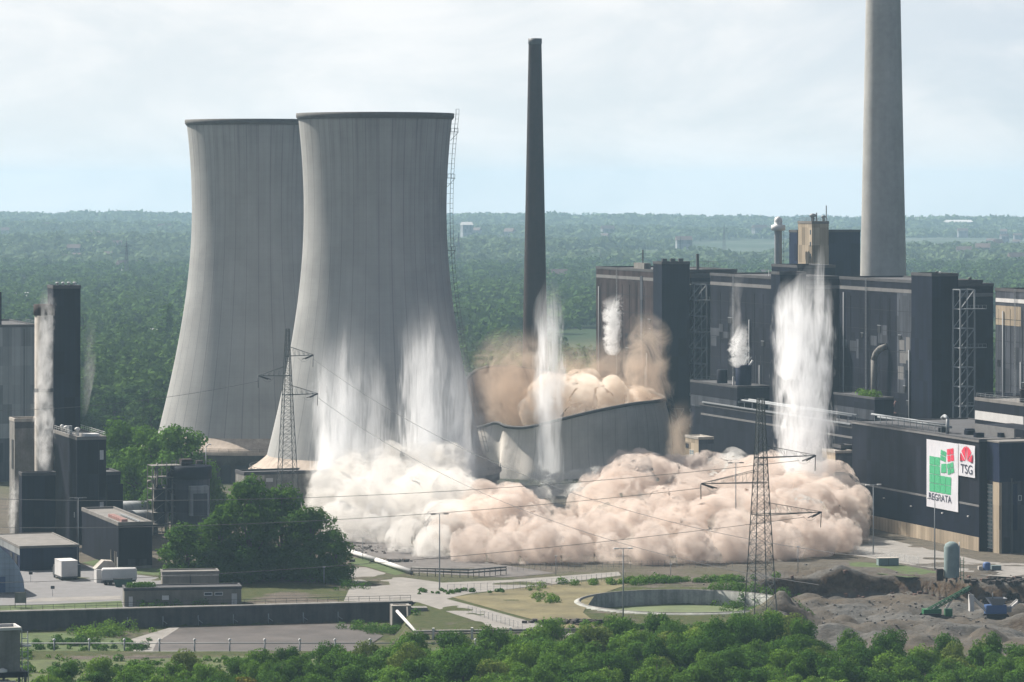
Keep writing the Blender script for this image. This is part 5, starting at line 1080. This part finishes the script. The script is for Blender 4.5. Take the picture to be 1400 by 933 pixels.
scrub([(*g2(470, 806), 2, 1), (*g2(478, 800), 1, 1)], 8, 'leaf_green', 'scrub', 'bushes at the foot of the small dark tree', 'bushes', 'stuff', .35, (.8, 1.6), 9)

scrub([(*g2(60, 925), 10, 6), (*g2(250, 915), 14, 6), (*g2(420, 905), 14, 6)], 150, 'leaf_green', 'scrub', 'low bushes on the rough grass before the foreground trees', 'bushes', 'stuff', .4, (.4, 1.3), 10)
scrub([(*g2(20, 900), 4, 4), (*g2(60, 930), 4, 4)], 30, 'leaf_deep', 'scrub', 'dark bushes around the steel hopper', 'bushes', 'stuff', .4, (.6, 1.6), 11)

for lab, pts_, hh, nn_ in (('thin wire fence along the concrete road before the dust', ((612, 811), (720, 806), (862, 792)), 2.0, 34), ('thin wire fence along the pale path at the dry meadow', ((640, 838), (720, 864)), 1.6, 14), ('thin wire fence before the dust right of the road lamp', ((700, 781), (900, 776), (1010, 778)), 1.8, 40)):
    Q = [gp(*q) for q in pts_]; t = thing('wire_fence', lab, 'fence', Q[0]); m = MB(); w_ = MB(); tot = [ (c - a).length for a, c in zip(Q[:-1], Q[1:])]
    for a, c, l in zip(Q[:-1], Q[1:], tot):
        k_ = max(2, int(nn_ * l / sum(tot)))
        for k in range(k_): q = a.lerp(c, k/k_) - Q[0]; MB().bar(q, q + Vector((0, 0, hh)), .05).build('post', 'steel_grey', t)
        for z in (.5, 1.0, hh - .1): w_.bar(a - Q[0] + Vector((0, 0, z)), c - Q[0] + Vector((0, 0, z)), .02)
    w_.build('wire', 'steel_grey', t)

scrub([(*g2(985, 806), 3, 1), (*g2(1030, 812), 4, 1.5), (*g2(1065, 826), 3, 2)], 70, 'leaf_deep', 'scrub', 'dark brush covering the right rim of the round tank', 'bushes', 'stuff', .4, (.6, 1.9), 12)
scrub([(*g2(800, 852), 4, 1), (*g2(880, 862), 6, 1), (*g2(980, 858), 6, 1)], 46, 'leaf_green', 'scrub', 'weeds in front of the round tank', 'bushes', 'stuff', .35, (.4, 1.2), 13)
# ---------------------------------------------------------------- the collapsing tower: a sagging, folding shell
noisy('dusty_inside', (.34, .25, .20), .25, .12)
YC = 1232.0
rim = [(907,547,0,0),(862,553,-18,0),(815,562,-28,0),(770,573,-33,0),(735,582,-34,0),(712,585.5,-32,0),(690,584,-29,5),(676,579,-25,26),(657,584,-21,4),(632,588,-10,0),(616,585,5,0),
       (626,548,18,0),(645,514,24,0),(672,502,29,0),(720,504,34,0),(780,514,35,0),(842,526,28,0),(888,536,14,0)]
def cat(P, n):
    out = []; k = len(P)
    for i in range(n):
        u = i * k / n; j = int(u); f = u - j; a, b, c, d = (np.array(P[(j+q) % k], float) for q in (-1, 0, 1, 2))
        out.append(.5*((2*b) + (c-a)*f + (2*a-5*b+4*c-d)*f*f + (3*b-a-3*c+d)*f**3))
    return out
ft_ = thing('collapsing_tower', 'collapsing cooling tower folding into dust in front of the dark chimney', 'cooling tower', ((768-700)*YC/F, YC, 0))
NS = 144; lev = 14; RP = cat(rim, NS); vo = []; vi = []
for i, (px, py, dy, fold) in enumerate(RP):
    Y = YC + dy; top = pt(px, py, Y) - ft_.location
    for j in range(lev + 1):
        f = j / lev; z = top.z * (1 - f) + -2 * f; fl = 1 + .17 * f ** 1.5 + .03*math.sin(f*5 + i*.09)
        x = top.x * fl + fold * .246 * f; y = top.y * fl
        rr = math.hypot(x, y); vo.append((x, y, z)); vi.append((x - x/rr*.9, y - y/rr*.9, z + (-.02 if j else 0)))
fs = [(i*(lev+1)+j, i*(lev+1)+j+1, ((i+1) % NS)*(lev+1)+j+1, ((i+1) % NS)*(lev+1)+j) for i in range(NS) for j in range(lev)]
MB().add(vo, fs, True).build('shell', 'bounce_lit_concrete', ft_)
MB().add(vi, [tuple(reversed(f)) for f in fs], True).build('inner_lining', 'dusty_inside', ft_)
m = MB(); tp = [Vector(vo[i*(lev+1)]) for i in range(NS)]

vs = []
for p_ in tp:
    n_ = Vector((p_.x, p_.y, 0)).normalized()
    for a_ in range(6): q_ = a_ * math.pi / 3; vs.append(p_ + n_ * .62 * math.cos(q_) + Vector((0, 0, .6 * math.sin(q_) + .1)))
m.add(vs, [(i*6+k, i*6+(k+1) % 6, ((i+1) % NS)*6+(k+1) % 6, ((i+1) % NS)*6+k) for i in range(NS) for k in range(6)], True); m.build('rim_ring', 'rim_concrete', ft_)
e = tp[0]; m = MB()
for dx in (.6, 2.4): m.bar(e + Vector((dx, 0, 3)), e + Vector((dx + 3.5, -2, -12)), .16)
for k in range(8): q = k/8; m.bar(e + Vector((.6 + 3.5*q, -2*q, 3 - 15*q)), e + Vector((2.4 + 3.5*(q+.1), -2*q, 3 - 15*(q+.1))), .12)
m.bar(e + Vector((2.5, 0, -3)), e + Vector((7, 0, -3)), .2); m.bar(e + Vector((3.5, 0, -9)), e + Vector((7, 0, -3)), .2); m.build('torn_ladder', 'steel_dark', ft_)
# ---------------------------------------------------------------- dust: billowing clouds, each a closed cauliflower skin filled with dense scattering dust
def _h3(i, k):
    n = (i[..., 0] * 374761393 + i[..., 1] * 668265263 + i[..., 2] * 1440662683 + k * 974634777) & 0x7fffffff
    n = ((n ^ (n >> 13)) * 1274126177) & 0x7fffffff
    return ((n ^ (n >> 16)) & 0xffff) / 65535.0
def vnoise(P):
    i = np.floor(P).astype(np.int64); f = P - i; f = f * f * (3 - 2 * f); r = 0
    for dx in (0, 1):
        for dy in (0, 1):
            for dz in (0, 1):
                w_ = (f[:, 0] if dx else 1 - f[:, 0]) * (f[:, 1] if dy else 1 - f[:, 1]) * (f[:, 2] if dz else 1 - f[:, 2])
                r = r + w_ * _h3(i + np.array([dx, dy, dz]), 7)
    return r - .5
def worley(P):
    i = np.floor(P).astype(np.int64); best = np.full(len(P), 9.0)
    for dx in (-1, 0, 1):
        for dy in (-1, 0, 1):
            for dz in (-1, 0, 1):
                c = i + np.array([dx, dy, dz]); q = np.stack([_h3(c, k) for k in (1, 2, 3)], -1) + c
                best = np.minimum(best, ((P - q) ** 2).sum(1))
    return np.sqrt(best)
def cloud(name, puffs, material, label, cat_, voxel=.6, amp=(2.2, 1.0), cell=(7.0, 2.6), floor=None, seed=0, fill=0, grow=2.1):
    """puffs: (px, py, radius in px, depth Y, optional vertical stretch); fill > 0 repeats every puff that many metres further back"""
    bm = bmesh.new(); rc = random.Random(seed + 100)
    for q in puffs:
        c0 = pt(q[0], q[1], q[3]); r = q[2] * q[3] / F; st = q[4] if len(q) > 4 else 1.0
        for dy in ((0, fill) if fill else (0,)):
            c = c0 + Vector((dy * c0.x / c0.y, dy, 0))
            g = bmesh.ops.create_icosphere(bm, subdivisions=3, radius=r)
            for v in g['verts']: v.co = Vector((v.co.x, v.co.y * 1.15, v.co.z * st)) + c
            for _k in range((18 if seed == 4 else 10) if r > 2.5 else 3):
                d = Vector((rc.gauss(0, 1), rc.gauss(0, 1) - .3, rc.gauss(0, 1) + .25)).normalized(); r2 = r * rc.uniform(.22, .5)
                g = bmesh.ops.create_icosphere(bm, subdivisions=2, radius=r2); c2 = c + Vector((d.x, d.y * 1.15, d.z * st)) * r * rc.uniform(.75, 1.0)
                for v in g['verts']: v.co = v.co + c2
    me = bpy.data.meshes.new(name); bm.to_mesh(me); bm.free()
    tmp = bpy.data.objects.new(name + '_tmp', me); COL.objects.link(tmp)
    rm = tmp.modifiers.new('r', 'REMESH'); rm.mode = 'VOXEL'; rm.voxel_size = voxel
    sm = tmp.modifiers.new('s', 'SMOOTH'); sm.iterations = 5; sm.factor = .6
    dg = bpy.context.evaluated_depsgraph_get(); ev = tmp.evaluated_get(dg); m2 = bpy.data.meshes.new_from_object(ev)
    bpy.data.objects.remove(tmp); bpy.data.meshes.remove(me)
    n = len(m2.vertices); P = np.empty(n * 3); m2.vertices.foreach_get('co', P); P = P.reshape(-1, 3)
    N = np.empty(n * 3); m2.vertices.foreach_get('normal', N); N = N.reshape(-1, 3)
    Q = P + np.array([seed * 13.7, seed * 7.1, seed * 3.3])
    W3 = np.stack([vnoise(Q / (cell[0] * 1.1) + 17.0 * k) for k in range(3)], -1) * cell[0] * .6
    s = grow + amp[0] * 1.6 * vnoise(Q / (cell[0] * 2.2))
    for a, c in zip(amp, cell): s = s + a * (.5 - np.minimum(worley((Q + W3) / c), 1.1))
    out = P + N * s[:, None]
    if floor is not None: out[:, 2] = np.maximum(out[:, 2], floor)
    m2.vertices.foreach_set('co', out.ravel()); m2.update(); m2.name = name
    m2.materials.clear(); m2.materials.append(M[material])
    o = bpy.data.objects.new(name, m2); COL.objects.link(o)
    return tag(o, label, cat_, kind='stuff')
def wool(sc_, lo, hi, dens, ca=None, cb=None):
    def fn(t, p):
        o = t.pos()
        if ca: t.put(p.inputs['Color'], t.mix(t.mr(t.noise(o, .055, 4, .6, .8), .36, .62, 0, 1, True), ca, cb))
        n = t.noise(o, sc_, 5, .62, .4); n2 = t.noise(o, sc_ * .3, 2, .5)
        return t.math('MULTIPLY', t.mr(t.math('ADD', t.math('MULTIPLY', n, .65), t.math('MULTIPLY', n2, .35)), lo, hi, .02, 1, True), dens)
    return fn
volmat('tan_dust', (.82, .74, .67), .38, .1, .09, wool(.42, .45, .61, .66, (.69, .615, .565), (.845, .765, .705)))
volmat('pale_dust', (.90, .875, .84), .16, .1, .09, wool(.34, .45, .64, .34, (.80, .775, .74), (.93, .915, .89)))
volmat('cream_dust', (.93, .87, .79), .30, .1, .12, wool(.48, .44, .60, .62, (.84, .77, .69), (.95, .90, .84)))
cloud('dust_cloud', [
    (826,748,32,965),(868,748,40,960),(918,742,42,960),(972,738,44,965),(1028,735,45,970),(1080,732,46,975),(1126,722,44,985),(1150,700,26,1000),
    (838,705,36,1000),(858,690,38,1010),(900,684,42,1015),(948,688,42,1015),(998,690,44,1015),(1048,690,44,1015),(1098,690,42,1015),(1132,694,36,1010),
    (852,655,20,1040),(868,646,17,1045),(892,645,15,1045),(915,652,17,1045),(935,662,20,1040),(830,690,20,1020),(818,716,18,1000),(806,748,20,970),(880,675,26,1040),(905,675,26,1040),
    (860,722,34,985),(910,715,36,990),(965,714,36,990),(1020,712,36,990),(1075,710,36,995),(1115,705,34,1000),
    (1150,735,22,980),(957,732,26,956),(840,757,24,928),(890,758,26,926),(945,755,26,928),(1000,752,26,932),(1060,748,26,938),(1110,742,24,945),(1150,735,20,955),(940,700,24,985),(790,758,22,968),(850,765,22,962),(905,762,22,962),(965,760,22,962),(1040,758,20,970),(1100,748,22,978)],
    'tan_dust', 'big rolling bank of tan dust spreading right towards the dark hall with banners', 'dust cloud', .6, (2.4, 1.7, .7), (8, 3.2, 1.3), -1, 1, 22)
cloud('dust_cloud', [(632,738,30,965),(660,715,32,985),(690,722,38,970),(722,742,30,962),(762,752,24,958),(650,750,22,955),(690,702,24,1010),(728,728,18,990),(762,738,16,985),(688,690,14,1030),(680,752,18,958),(715,756,18,958),(750,758,16,958),(792,756,18,955),(650,757,22,932),(695,760,24,928),(740,760,24,926),(785,760,22,928)],
    'tan_dust', 'brown rolling dust between the road lamp and the fallen tower', 'dust cloud', .6, (2.4, 1.7, .7), (8, 3.2, 1.3), -1, 2, 22)
cloud('dust_cloud', [(452,690,30,1010),(478,665,32,1040),(500,700,36,1000),(530,660,34,1040),(545,705,38,1000),(580,690,36,1010),(598,650,32,1050),(620,690,34,1010),(585,735,28,975),(615,735,30,965),(545,740,22,980),(470,720,20,985),(510,735,16,985),(640,695,20,1040),(600,752,20,942),(560,745,20,955),(445,665,16,1040),(572,640,22,1060),(600,640,20,1062)],
    'pale_dust', 'whitish grey dust boiling up below the left water sprays', 'dust cloud', .7, (2.6, 1.2, .5), (9, 3.4, 1.5), -1, 3, 22)
cloud('dust_cloud', [(765,552,26,1232),(800,545,24,1235),(835,548,22,1235),(868,556,18,1235),(745,565,24,1228),(790,570,30,1232),(830,570,28,1232),(890,562,10,1235)],
    'cream_dust', 'cream dust cloud swelling out of the mouth of the collapsing tower', 'dust cloud', .55, (1.6, 1.0, .4), (7, 2.8, 1.3), None, 4, 14)
cloud('dust_cloud', [(735,672,16,1135),(765,676,18,1130),(795,674,18,1135),(820,668,16,1140),(738,690,17,1095),(766,694,16,1085),(794,688,16,1095)], 'pale_dust', 'low pale dust at the foot of the collapsing tower', 'dust cloud', .55, (1.8, 1.0, .5), (6, 2.6, 1.2), None, 7, 10)
cloud('dust_cloud', [(985,662,24,1075),(1000,648,20,1080),(965,675,20,1070),(1015,668,18,1075)], 'pale_dust', 'grey white dust ball beside the beige stairwell', 'dust cloud', .55, (1.8, 1.0, .5), (6, 2.6, 1.2), None, 6, 10)
# ---------------------------------------------------------------- thin sprays, plumes and wisps: soft volumes with their own streaks
def streaks(sx, sz, lo, hi, dens, zfade, zl, warp=0.0, core=.34):
    def fn(t, p):
        o = t.obj(); g = t.xyz(t.gen())
        n = t.noise(t.scale(o, (sx, sx*.10, sz)), 1.0, 7, .68, warp); n2 = t.noise(t.scale(o, (sx*.28, sx*.06, sz*.8)), 1.0, 3, .5)
        dx = t.math('MULTIPLY', t.math('SUBTRACT', g[0], .5), 2.0); dy = t.math('MULTIPLY', t.math('SUBTRACT', g[1], .5), 2.0)
        r2 = t.math('MINIMUM', t.math('ADD', t.math('MULTIPLY', dx, dx), t.math('MULTIPLY', dy, dy)), 1.2)
        e = t.math('ADD', t.math('ADD', t.math('MULTIPLY', n, .6), t.math('MULTIPLY', n2, .4)), t.math('MULTIPLY', t.math('SUBTRACT', .45, r2), core))
        v = t.mr(e, lo, hi, 0, 1, True)
        rr = t.math('SUBTRACT', 1.0, t.mr(g[2], 1 - zl, 1.0, 0, 1, True))
        return t.math('MULTIPLY', t.math('MULTIPLY', v, dens), t.math('MULTIPLY', rr, t.mr(g[2], 0, 1, 1.0, zfade)))
    return fn
def plume(name, secs, material, label, cat_, deep=1.0, rag=.14, seed=0, n=28, kind='stuff'):
    """loft of ellipses through sections (px, py, half width px, Y)"""
    secs = sorted(secs, key=lambda s: -s[1]); base = pt(secs[0][0], secs[0][1], secs[0][3]); rings = []; K = 26; us = np.linspace(0, 1, K)
    ys_ = np.array([s[1] for s in secs], float); f = (ys_[0] - ys_) / (ys_[0] - ys_[-1])
    m = MB(); vs = []
    for j, u in enumerate(us):
        px, py, hw_, Y = (np.interp(u, f, [s[k] for s in secs]) for k in range(4)); c = pt(px, py, Y) - base; r = hw_ * Y / F
        for k in range(n):
            a = 2*math.pi*k/n; d = 1 + rag * 2 * mnoise.noise(Vector((math.cos(a)*1.3 + seed*5, math.sin(a)*1.3, c.z * .09))) + rag * mnoise.noise(Vector((math.cos(a)*4 + seed, math.sin(a)*4, c.z * .25)))
            e = max(.03, min(1, u*8 + .25)) * max(.03, min(1, (1-u)*7))
            vs.append((c.x + r*d*math.cos(a)*e**.5, c.y + r*d*math.sin(a)*deep*e**.5, c.z))
    fs = [(j*n+k, j*n+(k+1) % n, (j+1)*n+(k+1) % n, (j+1)*n+k) for j in range(K-1) for k in range(n)] + [tuple(reversed(range(n))), tuple(range((K-1)*n, K*n))]
    m.add(vs, fs, True); o = m.build(name, material, None, base); return tag(o, label, cat_, kind=kind)
volmat('thin_spray', (.985, .99, 1.0), .1, .3, .2, streaks(.75, .07, .42, .68, .20, .14, .50, 1.6))
volmat('dense_spray', (.985, .99, 1.0), .1, .3, .2, streaks(.9, .14, .44, .70, .20, .6, .40, 1.1, .42))
volmat('jet_spray', (.985, .99, 1.0), .1, .3, .2, streaks(1.0, .075, .44, .68, .24, .45, .40, 1.4, .36))
volmat('brown_haze', (.78, .66, .55), .1, .1, .3, streaks(.12, .09, .40, .68, .15, .6, .5, 1.0))
volmat('tan_veil', (.88, .80, .72), .1, .1, .22, streaks(.16, .13, .40, .66, .11, .7, .4, 1.2))
volmat('pale_veil', (.94, .93, .92), .1, .1, .22, streaks(.14, .10, .38, .66, .085, .5, .4, 1.2))
volmat('white_puff', (.97, .97, .97), .35, .2, .2, streaks(.6, .5, .46, .66, .36, .9, .35, 1.6, .42))
volmat('mist', (.97, .985, 1.0), .1, .2, .25, streaks(.22, .06, .40, .68, .055, .12, .6, 1.5, .4))
volmat('grey_smoke', (.50, .475, .47), .1, .1, .25, streaks(.20, .20, .42, .66, .16, .8, .3, 1.2))
volmat('cream_plume', (.90, .85, .78), .1, .1, .25, streaks(.22, .18, .42, .66, .22, .7, .35, 1.5))
volmat('grey_steam', (.93, .92, .91), .1, .2, .2, streaks(.8, .30, .45, .68, .20, .9, .3, 1.6))
volmat('faint_steam', (.93, .92, .92), .1, .2, .3, streaks(.35, .10, .42, .68, .10, .5, .5, .6))
JG = 'water sprays'
plume('water_spray', [(455,425,15,1068),(462,480,34,1066),(466,540,46,1064),(464,600,49,1062),(455,650,44,1058),(445,700,32,1050)], 'thin_spray', 'wide white water spray leftmost in front of the cooling tower', 'water spray', .7, .12, 1)
plume('water_spray', [(505,450,12,1064),(510,520,29,1062),(518,590,29,1060),(522,650,20,1056),(520,720,11,1045)], 'thin_spray', 'narrow white spray with bright foot right of the leftmost spray', 'water spray', .8, .16, 2)
plume('water_spray', [(566,395,20,1068),(572,460,37,1066),(576,530,41,1064),(582,600,39,1062),(590,660,32,1056)], 'thin_spray', 'faint tall spray rising in the middle of the front cooling tower', 'water spray', .7, .12, 3)
plume('water_spray', [(622,430,17,1066),(628,500,29,1064),(632,570,32,1062),(636,640,24,1058),(642,705,17,1048)], 'thin_spray', 'white spray at the right edge of the front cooling tower', 'water spray', .8, .14, 4)
plume('water_spray', [(753,368,10,1170),(753,410,24,1170),(750,470,29,1170),(750,530,27,1170),(747,590,18,1170),(752,640,22,1168),(756,700,27,1164)], 'jet_spray', 'slender water jet in front of the dark chimney', 'water spray', .9, .14, 5)
plume('water_spray', [(1114,345,9,1030),(1112,370,24,1030),(1104,410,46,1030),(1100,470,52,1030),(1099,550,52,1030),(1100,620,46,1028),(1104,690,41,1025)], 'dense_spray', 'huge white water column in front of the boiler houses at right', 'water spray', .8, .13, 6)
plume('water_spray', [(1078,372,7,1024),(1076,400,18,1024),(1078,450,27,1024),(1084,520,27,1024)], 'dense_spray', 'left shoulder of the huge white water column', 'water spray', .9, .16, 7)
plume('dust_plume', [(880,415,14,1232),(884,460,34,1232),(886,510,40,1230),(895,560,36,1228)], 'brown_haze', 'brown dust plume climbing the tall black stair tower', 'dust plume', .8, .2, 8)
plume('dust_plume', [(705,440,34,1236),(705,490,66,1236),(715,550,62,1234),(725,590,50,1232)], 'brown_haze', 'brown dust swirling inside the mouth of the collapsing tower', 'dust plume', .5, .2, 9)
plume('dust_plume', [(815,455,50,1250),(810,505,85,1250),(805,560,80,1250)], 'brown_haze', 'thin brown dust behind the cream cloud in the tower mouth', 'dust plume', .3, .2, 10)
plume('dust_plume', [(655,450,14,1100),(650,520,22,1100),(648,600,26,1098),(650,690,26,1090)], 'brown_haze', 'thin brown dust hanging left of the collapsing tower', 'dust plume', .8, .2, 11)
plume('dust_plume', [(935,540,10,1180),(930,590,22,1180),(925,640,26,1178)], 'brown_haze', 'thin dust trailing at the right end of the collapsing tower', 'dust plume', .8, .2, 12)
plume('steam_wisp', [(66,372,5,975),(66,400,8,975),(68,440,10,975),(63,500,13,975),(60,560,14,975),(62,620,16,975),(66,648,17,970)], 'grey_steam', 'ragged steam running down the round concrete column', 'steam', .9, .5, 13)
plume('steam_wisp', [(22,640,7,975),(20,690,9,968),(18,738,10,962)], 'grey_steam', 'small steam cloud at the left foot of the plain black box building', 'steam', .9, .5, 14)
plume('steam_wisp', [(122,430,12,1010),(121,480,13,1010),(118,530,10,1010),(114,570,6,1010)], 'faint_steam', 'faint steam along the right side of the tall black tower block', 'steam', .9, .2, 15)
plume('smoke_wisp', [(1018,352,6,1155),(1006,390,9,1155),(1004,420,9,1155),(1006,455,9,1155),(1008,490,7,1153)], 'faint_steam', 'thin smoke curling up before the middle boiler house', 'smoke', .9, .3, 16)

plume('smoke_puff', [(846,398,7,1228),(842,416,12,1228),(836,432,14,1228),(834,450,12,1228),(834,472,13,1228),(838,486,10,1228)], 'white_puff', 'white smoke puff against the brownish boiler house', 'smoke puff', .9, .6, 21)
plume('smoke_puff', [(1018,438,4,1152),(1012,458,8,1152),(1004,474,15,1152),(1009,488,19,1152),(1008,503,8,1152)], 'white_puff', 'white smoke puff rising from the drums on the projecting roof deck', 'smoke puff', .9, .6, 22)

plume('water_spray', [(462,375,22,1070),(466,450,44,1069),(470,540,54,1067),(470,640,52,1064),(465,705,40,1058)], 'mist', 'broad soft mist round the leftmost water spray', 'water spray', .6, .2, 41)
plume('water_spray', [(596,350,30,1070),(600,430,56,1069),(606,530,62,1067),(610,640,58,1064),(612,705,46,1058)], 'mist', 'broad soft mist round the sprays at the right of the front cooling tower', 'water spray', .6, .2, 42)
for lab, secs, mm, sd in (('thin tan dust drifting over the left half of the big dust bank', [(862,616,40,1005),(860,660,70,1000),(862,720,85,975),(862,785,90,930)], 'tan_veil', 31), ('thin tan dust drifting over the right half of the big dust bank', [(1040,622,60,1015),(1045,665,105,1008),(1050,720,120,985),(1050,785,118,938)], 'tan_veil', 32),
                          ('thin brown dust drifting over the middle dust clouds', [(700,640,50,1020),(700,690,80,1005),(700,740,90,975),(700,786,95,928)], 'tan_veil', 33), ('thin white mist drifting around the left dust and sprays', [(530,560,70,1040),(530,630,105,1035),(535,700,115,1000),(540,765,100,975)], 'pale_veil', 34),
                          ('thin mist at the foot of the huge water column', [(1110,600,40,1022),(1112,650,62,1020),(1115,700,75,1010)], 'pale_veil', 35), ('thin mist drifting between the sprays and the collapsing tower', [(640,500,30,1090),(640,580,55,1088),(645,660,65,1080),(650,710,60,1070)], 'pale_veil', 36)):
    plume('dust_veil', secs, mm, lab, 'dust', .45, .2, sd)

plume('dust_plume', [(900,640,14,1025),(885,655,34,1020),(868,675,34,1016),(858,692,18,1012)], 'grey_smoke', 'dark grey smoke rolling over the crest of the big dust bank', 'smoke', .35, .35, 51)
# narrow pointed jets that stand out of the sprays
for k, (px, yt, yb, hw_, Y, lab) in enumerate(((441, 470, 700, 9, 1054, 'leftmost narrow jet of water before the front cooling tower'), (470, 418, 640, 8, 1056, 'tall narrow jet in the leftmost spray'), (512, 560, 735, 10, 1040, 'bright low jet at the foot of the narrow spray'),
        (545, 520, 690, 8, 1050, 'thin jet between the sprays of the front tower'), (588, 400, 640, 9, 1056, 'tall narrow jet right of the middle of the front tower'), (640, 500, 720, 9, 1044, 'bright jet at the right edge of the front tower'),
        (1121, 322, 450, 10, 1018, 'highest pointed jet of the huge water column'), (1092, 352, 480, 10, 1018, 'second pointed jet of the huge water column'), (1133, 392, 560, 9, 1018, 'right flank jet of the huge water column'), (1064, 400, 600, 9, 1018, 'left flank jet of the huge water column'),
        (741, 400, 640, 7, 1164, 'bright core jet before the dark chimney'))):
    h = yb - yt
    plume('water_jet', [(px + 3, yt, 2, Y), (px + 1, yt + h*.2, hw_*.6, Y), (px, yt + h*.55, hw_, Y), (px - 2, yt + h*.85, hw_*.9, Y), (px - 3, yb, hw_*.5, Y)], 'jet_spray', lab, 'water spray', .8, .3, 60 + k)

plume('dust_plume', [(700,575,9,1172),(698,620,18,1170),(694,660,24,1165),(700,705,26,1150)], 'cream_plume', 'pale dust bursting from the crease of the collapsing tower', 'dust plume', .8, .35, 81)
plume('dust_plume', [(775,655,24,1140),(780,690,50,1130),(775,715,65,1118),(770,740,70,1100)], 'cream_plume', 'pale dust low in front of the collapsing tower', 'dust plume', .6, .3, 82)
